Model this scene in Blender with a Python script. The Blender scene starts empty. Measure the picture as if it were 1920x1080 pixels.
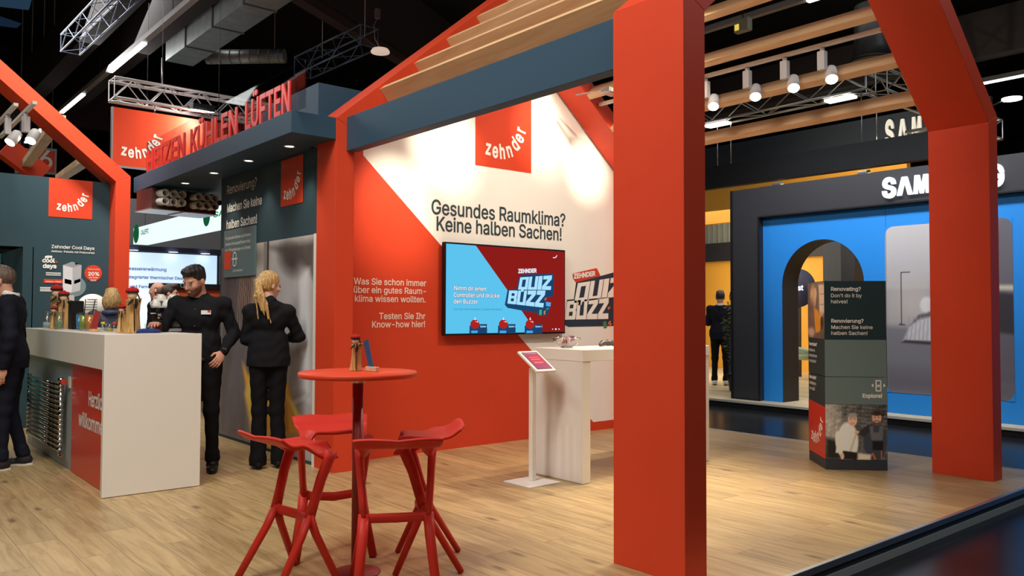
import bpy, bmesh, math, random
import numpy as np
from mathutils import Vector, Matrix
random.seed(7)
PI = math.pi
sc = bpy.context.scene
COL = sc.collection

# ------------------------------------------------------------------ camera
CAM_H = 1.36
F_PX, YAW, PITCH, ROLL = 1532.5, 0.698716, 0.0306549, -0.00311369
_f = Vector((math.sin(YAW)*math.cos(PITCH), math.cos(YAW)*math.cos(PITCH), math.sin(PITCH)))
_r = Vector((math.cos(YAW), -math.sin(YAW), 0.0))
_d = _f.cross(_r)
_c, _s = math.cos(ROLL), math.sin(ROLL)
RIGHT = _c*_r + _s*_d
DOWN = -_s*_r + _c*_d
cam_data = bpy.data.cameras.new('camera')
cam = bpy.data.objects.new('camera', cam_data)
COL.objects.link(cam)
cam_data.sensor_width = 36.0
cam_data.lens = F_PX*36.0/1920.0
cam_data.clip_start = 0.05
cam_data.clip_end = 200
cm = Matrix((RIGHT, -DOWN, -_f)).transposed().to_4x4()
cm.translation = Vector((0, 0, CAM_H))
cam.matrix_world = cm
sc.camera = cam

# ------------------------------------------------------------------ view and world
sc.view_settings.view_transform = 'Standard'
sc.view_settings.look = 'None'
sc.view_settings.exposure = 0.0
sc.view_settings.gamma = 1.0
sc.view_settings.use_curve_mapping = False
world = bpy.data.worlds.new('hall_air')
sc.world = world
world.use_nodes = True
world.node_tree.nodes['Background'].inputs[0].default_value = (0.5, 0.52, 0.56, 1)
world.node_tree.nodes['Background'].inputs[1].default_value = 0.012

# ------------------------------------------------------------------ lights
def aim(o, target):
    o.rotation_euler = (Vector(target) - o.location).to_track_quat('-Z', 'Y').to_euler()

def area(name, loc, target, sx, sy, power, col=(1, 0.93, 0.84), spread=PI):
    l = bpy.data.lights.new(name, 'AREA')
    l.shape = 'RECTANGLE'; l.size = sx; l.size_y = sy; l.energy = power; l.color = col; l.spread = spread
    o = bpy.data.objects.new(name, l); COL.objects.link(o); o.location = loc; aim(o, target)
    return o

def spot(name, loc, target, power, deg, blend=0.6, col=(1, 0.86, 0.66), rad=0.04):
    l = bpy.data.lights.new(name, 'SPOT')
    l.energy = power; l.spot_size = math.radians(deg); l.spot_blend = blend; l.color = col; l.shadow_soft_size = rad
    o = bpy.data.objects.new(name, l); COL.objects.link(o); o.location = loc; aim(o, target)
    return o

# hall luminaires high under the roof; the last one is an added fill
area('hall_or_fill_light', (-1.5, 3.8, 6.6), (1.4, 5.2, 0), 2.0, 5.0, 330, (1, 0.96, 0.87))
area('hall_or_fill_light', (1.0, 3.6, 6.8), (1.6, 5.6, 0), 2.0, 1.0, 150, (1, 0.96, 0.87))
area('hall_or_fill_light', (1.0, -2.0, 6.6), (2.0, 4.0, 0), 4.0, 1.5, 130, (1, 0.96, 0.87))
area('hall_or_fill_light', (9.6, 0.5, 6.8), (9.4, 3.0, 0), 3.0, 2.0, 110, (0.85, 0.92, 1))
area('hall_or_fill_light', (2.0, 16.0, 6.5), (2.0, 13.0, 0), 6.0, 3.0, 360, (1, 0.97, 0.93))
area('hall_or_fill_light', (1.6, 9.3, 6.2), (3.2, 12.0, 1.3), 1.5, 0.6, 60, (1, 0.96, 0.9), 1.2)  # unseen fill, added to lift the dark heads of the two far men
# spots on the lighting tracks of the timber roof
spot('track_spot_light', (4.30, 5.1, 3.70), (4.72, 6.68, 3.02), 230, 34, 1.0)
spot('track_spot_light', (5.9, 5.2, 4.2), (6.05, 6.68, 3.42), 200, 36, 1.0)
spot('track_spot_light', (6.55, 5.2, 3.60), (6.75, 6.68, 3.05), 190, 32, 1.0)
spot('track_spot_light', (4.05, 5.2, 3.45), (4.12, 6.68, 2.35), 230, 36, 1.0)
spot('track_spot_light', (3.85, 4.3, 3.35), (4.55, 4.95, 0.4), 150, 62, 1.0)
spot('track_spot_light', (5.4, 4.0, 4.5), (5.9, 6.68, 1.7), 340, 85, 1.0)
spot('track_spot_light', (6.52, 4.85, 3.36), (4.9, 4.3, 0), 280, 60, 0.9)
spot('track_spot_light', (6.52, 4.37, 3.36), (5.6, 4.4, 0), 240, 55, 0.9)
spot('track_spot_light', (6.52, 3.98, 3.36), (5.0, 3.2, 0), 330, 60, 0.9)
spot('track_spot_light', (6.52, 3.62, 3.36), (3.5, 4.0, 0), 230, 70, 0.9)

# ------------------------------------------------------------------ pixel-to-plane helper (true planes of the place)
def ray(x, y):
    return RIGHT*((x-960)/F_PX) + DOWN*((y-540)/F_PX) + _f
def at(x, y, X=None, Y=None, Z=None):
    d = ray(x, y)
    if X is not None: t = X/d.x
    elif Y is not None: t = Y/d.y
    else: t = (Z-CAM_H)/d.z
    return Vector((0, 0, CAM_H)) + d*t

# ------------------------------------------------------------------ materials
def lin(c):
    return tuple((v/255/12.92 if v/255 <= 0.04045 else ((v/255+0.055)/1.055)**2.4) for v in c)
def mat(name, rgb, rough=0.5, metal=0.0, spec=0.5, emit=None, estr=0.0, trans=0.0, alpha=1.0, ior=1.45, var=0.0, vscale=8.0, bump=0.0, bscale=120.0):
    """rgb as sRGB 0..255"""
    m = bpy.data.materials.new(name); m.use_nodes = True
    nt = m.node_tree; b = nt.nodes['Principled BSDF']
    c = lin(rgb)
    b.inputs['Base Color'].default_value = (*c, 1)
    b.inputs['Roughness'].default_value = rough
    b.inputs['Metallic'].default_value = metal
    b.inputs['Specular IOR Level'].default_value = spec
    b.inputs['IOR'].default_value = ior
    if trans: b.inputs['Transmission Weight'].default_value = trans
    if alpha < 1: b.inputs['Alpha'].default_value = alpha
    if emit:
        b.inputs['Emission Color'].default_value = (*lin(emit), 1); b.inputs['Emission Strength'].default_value = estr
    if var or bump:
        tc = nt.nodes.new('ShaderNodeTexCoord')
        if var:
            n = nt.nodes.new('ShaderNodeTexNoise'); n.inputs['Scale'].default_value = vscale; n.inputs['Detail'].default_value = 4
            nt.links.new(tc.outputs['Object'], n.inputs['Vector'])
            r = nt.nodes.new('ShaderNodeValToRGB')
            r.color_ramp.elements[0].position = 0.3; r.color_ramp.elements[1].position = 0.7
            r.color_ramp.elements[0].color = (*[v*(1-var) for v in c], 1)
            r.color_ramp.elements[1].color = (*[min(1, v*(1+var)) for v in c], 1)
            nt.links.new(n.outputs['Fac'], r.inputs['Fac']); nt.links.new(r.outputs['Color'], b.inputs['Base Color'])
        if bump:
            n2 = nt.nodes.new('ShaderNodeTexNoise'); n2.inputs['Scale'].default_value = bscale; n2.inputs['Detail'].default_value = 3
            nt.links.new(tc.outputs['Object'], n2.inputs['Vector'])
            bp = nt.nodes.new('ShaderNodeBump'); bp.inputs['Strength'].default_value = bump; bp.inputs['Distance'].default_value = 0.01
            nt.links.new(n2.outputs['Fac'], bp.inputs['Height']); nt.links.new(bp.outputs['Normal'], b.inputs['Normal'])
    return m

def emis(name, rgb, s):
    m = bpy.data.materials.new(name); m.use_nodes = True
    nt = m.node_tree; nt.nodes.clear()
    e = nt.nodes.new('ShaderNodeEmission'); e.inputs[0].default_value = (*lin(rgb), 1); e.inputs[1].default_value = s
    o = nt.nodes.new('ShaderNodeOutputMaterial'); nt.links.new(e.outputs[0], o.inputs[0])
    return m

def picmat(name, rough=0.5, emit=0.0, spec=0.3):
    m = bpy.data.materials.new(name); m.use_nodes = True
    nt = m.node_tree; b = nt.nodes['Principled BSDF']
    a = nt.nodes.new('ShaderNodeVertexColor'); a.layer_name = 'print'
    nt.links.new(a.outputs['Color'], b.inputs['Base Color'])
    b.inputs['Roughness'].default_value = rough; b.inputs['Specular IOR Level'].default_value = spec
    if emit:
        nt.links.new(a.outputs['Color'], b.inputs['Emission Color']); b.inputs['Emission Strength'].default_value = emit
    return m

def glassmat(name, rgb, alpha=0.12, rough=0.02):
    """thin clear sheet: mostly transparent with a gloss reflection"""
    m = bpy.data.materials.new(name); m.use_nodes = True
    nt = m.node_tree; nt.nodes.clear()
    t = nt.nodes.new('ShaderNodeBsdfTransparent'); t.inputs[0].default_value = (*lin(rgb), 1)
    g = nt.nodes.new('ShaderNodeBsdfGlossy'); g.inputs['Roughness'].default_value = rough
    mx = nt.nodes.new('ShaderNodeMixShader'); mx.inputs[0].default_value = alpha
    o = nt.nodes.new('ShaderNodeOutputMaterial')
    nt.links.new(t.outputs[0], mx.inputs[1]); nt.links.new(g.outputs[0], mx.inputs[2]); nt.links.new(mx.outputs[0], o.inputs[0])
    return m

def woodmat(name, light, dark, axis='Y', plank=(1.3, 0.19), rough=0.38, planks=True, knots=True, gscale=1.0):
    """planks run along `axis`; colours sRGB"""
    m = bpy.data.materials.new(name); m.use_nodes = True
    nt = m.node_tree; N = nt.nodes; Lk = nt.links; b = N['Principled BSDF']
    geo = N.new('ShaderNodeNewGeometry') if planks else N.new('ShaderNodeTexCoord')
    pos = geo.outputs['Position'] if planks else geo.outputs['Object']
    mp = N.new('ShaderNodeMapping'); mp.vector_type = 'POINT'
    if axis == 'Y': mp.inputs['Rotation'].default_value = (0, 0, -PI/2)
    if axis == 'Z': mp.inputs['Rotation'].default_value = (0, PI/2, 0)
    Lk.new(pos, mp.inputs['Vector'])
    base = None
    if planks:
        br = N.new('ShaderNodeTexBrick'); br.offset = 0.37; br.offset_frequency = 2
        br.inputs['Color1'].default_value = (0.15, 0.15, 0.15, 1); br.inputs['Color2'].default_value = (0.85, 0.85, 0.85, 1)
        br.inputs['Mortar'].default_value = (0.0, 0, 0, 1)
        br.inputs['Scale'].default_value = 1; br.inputs['Mortar Size'].default_value = 0.0016; br.inputs['Mortar Smooth'].default_value = 0.1
        br.inputs['Bias'].default_value = 0.0
        br.inputs['Brick Width'].default_value = plank[0]; br.inputs['Row Height'].default_value = plank[1]
        Lk.new(mp.outputs[0], br.inputs['Vector'])
        # per-plank offset for the grain
        ad = N.new('ShaderNodeVectorMath'); ad.operation = 'MULTIPLY_ADD'
        sh = N.new('ShaderNodeVectorMath'); sh.operation = 'SCALE'; sh.inputs['Scale'].default_value = 17.0
        Lk.new(br.outputs['Color'], sh.inputs[0])
        ad.inputs[1].default_value = (1, 1, 1)
        Lk.new(mp.outputs[0], ad.inputs[0]); Lk.new(sh.outputs[0], ad.inputs[2])
        vec = ad.outputs[0]
    else:
        vec = mp.outputs[0]
    st = N.new('ShaderNodeMapping'); st.inputs['Scale'].default_value = (1.1*gscale, 13*gscale, 13*gscale)
    Lk.new(vec, st.inputs['Vector'])
    n1 = N.new('ShaderNodeTexNoise'); n1.inputs['Scale'].default_value = 1.6; n1.inputs['Detail'].default_value = 7; n1.inputs['Roughness'].default_value = 0.62; n1.inputs['Distortion'].default_value = 0.9
    Lk.new(st.outputs[0], n1.inputs['Vector'])
    cr = N.new('ShaderNodeValToRGB')
    cr.color_ramp.elements[0].position = 0.30; cr.color_ramp.elements[0].color = (*lin(dark), 1)
    cr.color_ramp.elements[1].position = 0.62; cr.color_ramp.elements[1].color = (*lin(light), 1)
    Lk.new(n1.outputs['Fac'], cr.inputs['Fac'])
    colr = cr.outputs['Color']
    if planks:
        hv = N.new('ShaderNodeMix'); hv.data_type = 'RGBA'; hv.blend_type = 'MULTIPLY'; hv.inputs[0].default_value = 1
        rr = N.new('ShaderNodeMapRange'); rr.inputs[1].default_value = 0.15; rr.inputs[2].default_value = 0.85; rr.inputs[3].default_value = 0.84; rr.inputs[4].default_value = 1.08
        Lk.new(br.outputs['Color'], rr.inputs[0]); Lk.new(colr, hv.inputs[6]); Lk.new(rr.outputs[0], hv.inputs[7])
        mx = N.new('ShaderNodeMix'); mx.data_type = 'RGBA'; mx.inputs[7].default_value = (*[v*0.55 for v in lin(dark)], 1)
        Lk.new(br.outputs['Fac'], mx.inputs[0]); Lk.new(hv.outputs[2], mx.inputs[6])
        colr = mx.outputs[2]
    if knots:
        sk = N.new('ShaderNodeMapping'); sk.inputs['Scale'].default_value = (1.5*gscale, 4.6*gscale, 4.6*gscale); Lk.new(vec, sk.inputs['Vector'])
        vo = N.new('ShaderNodeTexVoronoi'); vo.inputs['Scale'].default_value = 1.0; Lk.new(sk.outputs[0], vo.inputs['Vector'])
        kr = N.new('ShaderNodeValToRGB'); kr.color_ramp.elements[0].position = 0.035; kr.color_ramp.elements[0].color = (1, 1, 1, 1)
        kr.color_ramp.elements[1].position = 0.15; kr.color_ramp.elements[1].color = (0, 0, 0, 1)
        Lk.new(vo.outputs['Distance'], kr.inputs['Fac'])
        kp = N.new('ShaderNodeMath'); kp.operation = 'MULTIPLY'
        gt = N.new('ShaderNodeMath'); gt.operation = 'GREATER_THAN'; gt.inputs[1].default_value = 0.28
        sx = N.new('ShaderNodeSeparateColor'); Lk.new(vo.outputs['Color'], sx.inputs[0]); Lk.new(sx.outputs[0], gt.inputs[0])
        Lk.new(kr.outputs['Color'], kp.inputs[0]); Lk.new(gt.outputs[0], kp.inputs[1])
        k2 = N.new('ShaderNodeMath'); k2.operation = 'MULTIPLY'; k2.inputs[1].default_value = 0.85; Lk.new(kp.outputs[0], k2.inputs[0])
        km = N.new('ShaderNodeMix'); km.data_type = 'RGBA'; km.inputs[7].default_value = (*[v*0.36 for v in lin(dark)], 1)
        Lk.new(k2.outputs[0], km.inputs[0]); Lk.new(colr, km.inputs[6]); colr = km.outputs[2]
    Lk.new(colr, b.inputs['Base Color'])
    b.inputs['Roughness'].default_value = rough
    return m

# ------------------------------------------------------------------ object bookkeeping
def tag(o, label=None, cat=None, group=None, kind=None):
    if label: o['label'] = label
    if cat: o['category'] = cat
    if group: o['group'] = group
    if kind: o['kind'] = kind
    return o
def thing(name, label, cat, loc=(0, 0, 0), rz=0.0, group=None):
    o = bpy.data.objects.new(name, None); COL.objects.link(o)
    o.empty_display_size = 0.1
    o.location = loc; o.rotation_euler = (0, 0, rz)
    return tag(o, label, cat, group)
def copy_tree(o, parent=None, memo=None):
    c = o.copy(); COL.objects.link(c)
    if parent is not None: c.parent = parent
    for ch in list(o.children): copy_tree(ch, c)
    return c

def V(*a): return Vector(a)

class MB:
    """collects shapes into one mesh"""
    def __init__(s): s.v = []; s.f = []; s.sm = []
    def add(s, vs, fs, smooth=False):
        n = len(s.v); s.v += [tuple(p) for p in vs]
        for f in fs: s.f.append(tuple(i+n for i in f)); s.sm.append(smooth)
        return s
    def box(s, x0, x1, y0, y1, z0, z1):
        if x0 > x1: x0, x1 = x1, x0
        if y0 > y1: y0, y1 = y1, y0
        if z0 > z1: z0, z1 = z1, z0
        vs = [(x0, y0, z0), (x1, y0, z0), (x1, y1, z0), (x0, y1, z0), (x0, y0, z1), (x1, y0, z1), (x1, y1, z1), (x0, y1, z1)]
        return s.add(vs, [(0, 3, 2, 1), (4, 5, 6, 7), (0, 1, 5, 4), (1, 2, 6, 5), (2, 3, 7, 6), (3, 0, 4, 7)])
    def obox(s, c, ax, ay, az):
        """oriented box: centre and three half-extent vectors"""
        c = Vector(c); ax = Vector(ax); ay = Vector(ay); az = Vector(az)
        if ax.cross(ay).dot(az) < 0: az = -az
        vs = [c+sx*ax+sy*ay+sz*az for sz in (-1, 1) for sx, sy in ((-1, -1), (1, -1), (1, 1), (-1, 1))]
        return s.add(vs, [(0, 3, 2, 1), (4, 5, 6, 7), (0, 1, 5, 4), (1, 2, 6, 5), (2, 3, 7, 6), (3, 0, 4, 7)])
    def bar(s, p, q, w, h, up=(0, 0, 1)):
        p = Vector(p); q = Vector(q); d = (q-p); u = Vector(up); x = d.cross(u)
        if x.length < 1e-6: x = d.cross(Vector((1, 0, 0)))
        x.normalize(); y = x.cross(d).normalized()
        return s.obox((p+q)/2, d/2, x*w/2, y*h/2)
    def prism(s, poly, ext):
        """planar polygon (list of Vectors) pushed along ext"""
        poly = [Vector(p) for p in poly]; e = Vector(ext); n = len(poly)
        nr = Vector((0, 0, 0))
        for i in range(n): nr += (poly[i]-poly[0]).cross(poly[(i+1) % n]-poly[0])
        if nr.dot(e) > 0: poly = poly[::-1]
        vs = poly+[p+e for p in poly]
        fs = [tuple(range(n)), tuple(range(2*n-1, n-1, -1))]
        for i in range(n): j = (i+1) % n; fs.append((i, i+n, j+n, j))
        return s.add(vs, fs)
    def poly(s, pts): return s.add([Vector(p) for p in pts], [tuple(range(len(pts)))])
    def tube(s, pts, rad, n=10, caps=True, flat=None, smooth=True):
        """swept tube; rad float or list; flat=(w scale, h scale)"""
        pts = [Vector(p) for p in pts]; m = len(pts)
        if not isinstance(rad, (list, tuple)): rad = [rad]*m
        t0 = (pts[1]-pts[0]).normalized()
        up = Vector((0, 0, 1)) if abs(t0.z) < 0.9 else Vector((1, 0, 0))
        nx = t0.cross(up).normalized(); rings = []
        for i in range(m):
            if i == 0: t = pts[1]-pts[0]
            elif i == m-1: t = pts[-1]-pts[-2]
            else: t = (pts[i+1]-pts[i]).normalized()+(pts[i]-pts[i-1]).normalized()
            t.normalize(); nx = (nx-t*nx.dot(t)).normalized(); ny = t.cross(nx)
            fx, fy = flat if flat else (1, 1)
            rings.append([pts[i]+nx*(rad[i]*fx*math.cos(2*PI*k/n))+ny*(rad[i]*fy*math.sin(2*PI*k/n)) for k in range(n)])
        vs = [p for r in rings for p in r]; fs = []
        for i in range(m-1):
            for k in range(n):
                k2 = (k+1) % n; fs.append((i*n+k, i*n+k2, (i+1)*n+k2, (i+1)*n+k))
        s.add(vs, fs, smooth)
        if caps:
            s.add(rings[0], [tuple(range(n-1, -1, -1))]); s.add(rings[-1], [tuple(range(n))])
        return s
    def lathe(s, prof, c=(0, 0, 0), n=24, axis=None, smooth=True):
        """profile [(r, z)...] spun about z through c (or about `axis` direction)"""
        c = Vector(c); A = Vector(axis).normalized() if axis else Vector((0, 0, 1))
        R = A.to_track_quat('Z', 'Y').to_matrix() if axis else Matrix.Identity(3)
        vs = []; fs = []
        for (r, z) in prof:
            for k in range(n): vs.append(c+R @ Vector((r*math.cos(2*PI*k/n), r*math.sin(2*PI*k/n), z)))
        for i in range(len(prof)-1):
            for k in range(n):
                k2 = (k+1) % n; fs.append((i*n+k, i*n+k2, (i+1)*n+k2, (i+1)*n+k))
        s.add(vs, fs, smooth)
        if prof[0][0] > 1e-5: s.add(vs[:n], [tuple(range(n-1, -1, -1))])
        if prof[-1][0] > 1e-5: s.add(vs[-n:], [tuple(range(n))])
        return s
    def ball(s, c, r, n=12):
        if not isinstance(r, (tuple, list)): r = (r, r, r)
        c = Vector(c); vs = []; fs = []; m = n//2
        for i in range(m+1):
            th = PI*i/m
            for k in range(n): vs.append(c+Vector((r[0]*math.sin(th)*math.cos(2*PI*k/n), r[1]*math.sin(th)*math.sin(2*PI*k/n), -r[2]*math.cos(th))))
        for i in range(m):
            for k in range(n):
                k2 = (k+1) % n; fs.append((i*n+k, i*n+k2, (i+1)*n+k2, (i+1)*n+k))
        return s.add(vs, fs, True)
    def build(s, name, m, parent=None, bevel=0.0, seg=2, world=False, sub=0):
        me = bpy.data.meshes.new(name); me.from_pydata(s.v, [], s.f)
        me.polygons.foreach_set('use_smooth', s.sm)
        bm = bmesh.new(); bm.from_mesh(me); bmesh.ops.remove_doubles(bm, verts=bm.verts, dist=1e-6)
        bmesh.ops.dissolve_degenerate(bm, edges=bm.edges, dist=1e-7); bm.to_mesh(me); bm.free()
        me.update()
        if isinstance(m, (list, tuple)):
            for k in m: me.materials.append(k)
        else: me.materials.append(m)
        o = bpy.data.objects.new(name, me); COL.objects.link(o)
        if parent is not None:
            o.parent = parent
            if world: o.matrix_parent_inverse = pworld(parent).inverted()
        if bevel:
            bv = o.modifiers.new('bevel', 'BEVEL'); bv.width = bevel; bv.segments = seg; bv.limit_method = 'ANGLE'; bv.angle_limit = 0.6
        if sub:
            ss = o.modifiers.new('sub', 'SUBSURF'); ss.levels = sub; ss.render_levels = sub
        return o
def pworld(o):
    M = o.matrix_basis.copy()
    while o.parent is not None:
        M = o.parent.matrix_basis @ o.matrix_parent_inverse @ M; o = o.parent
    return M
def struct(o): o['kind'] = 'structure'; return o

# ------------------------------------------------------------------ lettering
try:
    import os
    FONT = bpy.data.fonts.load(os.path.join(bpy.utils.system_resource('DATAFILES'), 'fonts', 'Inter.woff2'))
except Exception:
    FONT = None
from mathutils.geometry import interpolate_bezier, delaunay_2d_cdt
_tc = {}
def glyphs(body, bold=0.0):
    """verts/faces of a string as a flat mesh (font size 1), strokes grown by `bold`"""
    k = (body, bold)
    if k in _tc: return _tc[k]
    cu = bpy.data.curves.new('lettering', 'FONT'); cu.body = body; cu.size = 1.0
    if FONT: cu.font = FONT
    o = bpy.data.objects.new('lettering', cu); COL.objects.link(o)
    dg = bpy.context.evaluated_depsgraph_get(); dg.update()
    c2 = o.evaluated_get(dg).to_curve(dg)
    loops = []
    for sp in c2.splines:
        bp = sp.bezier_points; n = len(bp); pts = []
        for i in range(n):
            p, q = bp[i], bp[(i+1) % n]
            lin_ = (p.handle_right-p.co).length < 1e-5 and (q.handle_left-q.co).length < 1e-5
            if not lin_:
                d1 = (p.handle_right-p.co); d2 = (q.co-p.co)
                lin_ = abs(d1.x*d2.y-d1.y*d2.x) < 1e-6 and abs((q.handle_left-p.co).x*d2.y-(q.handle_left-p.co).y*d2.x) < 1e-6
            seg = [p.co] if lin_ else interpolate_bezier(p.co, p.handle_right, q.handle_left, q.co, 5)[:-1]
            pts += [(v.x, v.y) for v in seg]
        cl = []
        for p in pts:
            if not cl or math.hypot(p[0]-cl[-1][0], p[1]-cl[-1][1]) > 1e-4: cl.append(p)
        if len(cl) > 2 and math.hypot(cl[0][0]-cl[-1][0], cl[0][1]-cl[-1][1]) < 1e-4: cl.pop()
        if len(cl) > 2: loops.append(np.array(cl))
    o.to_curve_clear() if hasattr(o, 'to_curve_clear') else None
    bpy.data.objects.remove(o); bpy.data.curves.remove(cu)
    if not loops: _tc[k] = (np.zeros((0, 3)), []); return _tc[k]
    ar = [0.5*np.sum(l[:, 0]*np.roll(l[:, 1], -1)-l[:, 1]*np.roll(l[:, 0], -1)) for l in loops]
    sg = 1.0 if ar[int(np.argmax(np.abs(ar)))] > 0 else -1.0
    if bold:
        nl = []
        for l in loops:
            e = np.roll(l, -1, 0)-l; e /= np.linalg.norm(e, axis=1)[:, None]+1e-12
            nrm = np.stack([e[:, 1], -e[:, 0]], 1)*sg; prv = np.roll(nrm, 1, 0)
            m = nrm+prv; d = np.maximum(0.35, 1+np.sum(nrm*prv, 1)); nl.append(l+bold*m/d[:, None])
        loops = nl
    P = np.concatenate(loops); E = []; st = 0
    for l in loops:
        n = len(l); E += [(st+i, st+(i+1) % n) for i in range(n)]; st += n
    rv, re, rf, _, _, _ = delaunay_2d_cdt([Vector(p) for p in P], E, [], 0, 1e-6)
    rv = np.array([(v.x, v.y) for v in rv]); T = np.array([f for f in rf if len(f) == 3])
    C = rv[T].mean(1); W = np.zeros(len(C))
    for l in loops:
        a = l; b = np.roll(l, -1, 0)
        for (ax, ay), (bx_, by) in zip(a, b):
            up = (ay <= C[:, 1]) & (by > C[:, 1]); dn = (ay > C[:, 1]) & (by <= C[:, 1])
            cr = (bx_-ax)*(C[:, 1]-ay)-(C[:, 0]-ax)*(by-ay)
            W += (up & (cr > 0)).astype(int)-(dn & (cr < 0)).astype(int)
    T = T[(W*sg) > 0]
    u = np.unique(T); mp = np.full(len(rv), -1); mp[u] = np.arange(len(u))
    vs = np.concatenate([rv[u], np.zeros((len(u), 1))], 1)
    fs = []
    for t in mp[T]:
        p, q, r = vs[t[0]], vs[t[1]], vs[t[2]]
        cr = (q[0]-p[0])*(r[1]-p[1])-(q[1]-p[1])*(r[0]-p[0])
        fs.append(tuple(int(i) for i in (t if cr > 0 else t[::-1])))
    _tc[k] = (vs, fs); return _tc[k]
def put(mb, body, org, xd, yd, width=None, size=None, bold=0.012, hs=1.0, align='L', lift=0.0, depth=0.0):
    """write `body` in the plane (org, xd, yd); scale to width, or size; hs = extra vertical stretch"""
    vs, fs = glyphs(body, bold)
    if len(vs) == 0: return
    xd = Vector(xd).normalized(); yd = Vector(yd).normalized(); nz = xd.cross(yd)
    x0, x1 = vs[:, 0].min(), vs[:, 0].max()
    k = width/(x1-x0) if width else size
    ky = size if (size and width) else k*hs
    off = 0 if align == 'L' else (-(x1-x0)*k if align == 'R' else -(x1-x0)*k/2)
    P = [Vector(org)+xd*((v[0]-x0)*k+off)+yd*(v[1]*ky)+nz*lift for v in vs]
    mb.add(P, fs)
    if depth:
        Q = [p-nz*depth for p in P]; n = len(P)
        mb.add(Q, [f[::-1] for f in fs])
        ec = {}
        for f in fs:
            for i in range(len(f)):
                a, b = f[i], f[(i+1) % len(f)]
                ec[(a, b)] = ec.get((a, b), 0)+1
        sf = [(b, a, a+n, b+n) for (a, b) in ec if (b, a) not in ec]
        mb.add(P+Q, sf)
def wordmark(mb, org, xd, yd, w, lift=0.0, word='zehnder'):
    """lower-case word whose last letters climb along an arc, total width w"""
    xd = Vector(xd).normalized(); yd = Vector(yd).normalized(); nz = xd.cross(yd)
    for ch, cx, cy, dg in zip(word, (.10, .272, .45, .63, .786, .893, .945), (.15, .115, .115, .17, .315, .470, .640), (-5, 0, 6, 20, 43, 62, 78)):
        vs, fs = glyphs(ch, .026); mid = (vs[:, 0].min()+vs[:, 0].max())/2; th = math.radians(dg); c, n = math.cos(th), math.sin(th); P = []
        for v in vs:
            lx = (v[0]-mid)*.37; ly = (v[1]-.19)*.53
            P.append(Vector(org)+xd*((cx+lx*c-ly*n)*w)+yd*((cy-.03+lx*n+ly*c)*w)+nz*lift)
        mb.add(P, fs)

# ------------------------------------------------------------------ printed pictures (a colour per point of a fine grid)
def picture(name, m, parent, p00, p10, p11, p01, nx, ny, fn):
    """quad p00(bottom left) p10 p11 p01; fn(u, v) -> sRGB arrays 0..255, v up"""
    u, v = np.meshgrid(np.linspace(0, 1, nx+1), np.linspace(0, 1, ny+1))
    p00, p10, p11, p01 = [np.array(p, float) for p in (p00, p10, p11, p01)]
    U = u[..., None]; W = v[..., None]
    P = (1-U)*(1-W)*p00+U*(1-W)*p10+U*W*p11+(1-U)*W*p01
    img = np.clip(fn(u, v), 0, 255)/255.0
    rgb = np.where(img <= 0.04045, img/12.92, ((img+0.055)/1.055)**2.4)
    idx = np.arange((nx+1)*(ny+1)).reshape(ny+1, nx+1)
    fs = np.stack([idx[:-1, :-1], idx[:-1, 1:], idx[1:, 1:], idx[1:, :-1]], -1).reshape(-1, 4)
    me = bpy.data.meshes.new(name); me.from_pydata(P.reshape(-1, 3).tolist(), [], fs.tolist())
    ca = me.color_attributes.new('print', 'FLOAT_COLOR', 'POINT')
    ca.data.foreach_set('color', np.concatenate([rgb.reshape(-1, 3), np.ones((rgb.size//3, 1))], 1).ravel())
    me.materials.append(m)
    o = bpy.data.objects.new(name, me); COL.objects.link(o)
    if parent is not None: o.parent = parent; o.matrix_parent_inverse = pworld(parent).inverted()
    return o
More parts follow.
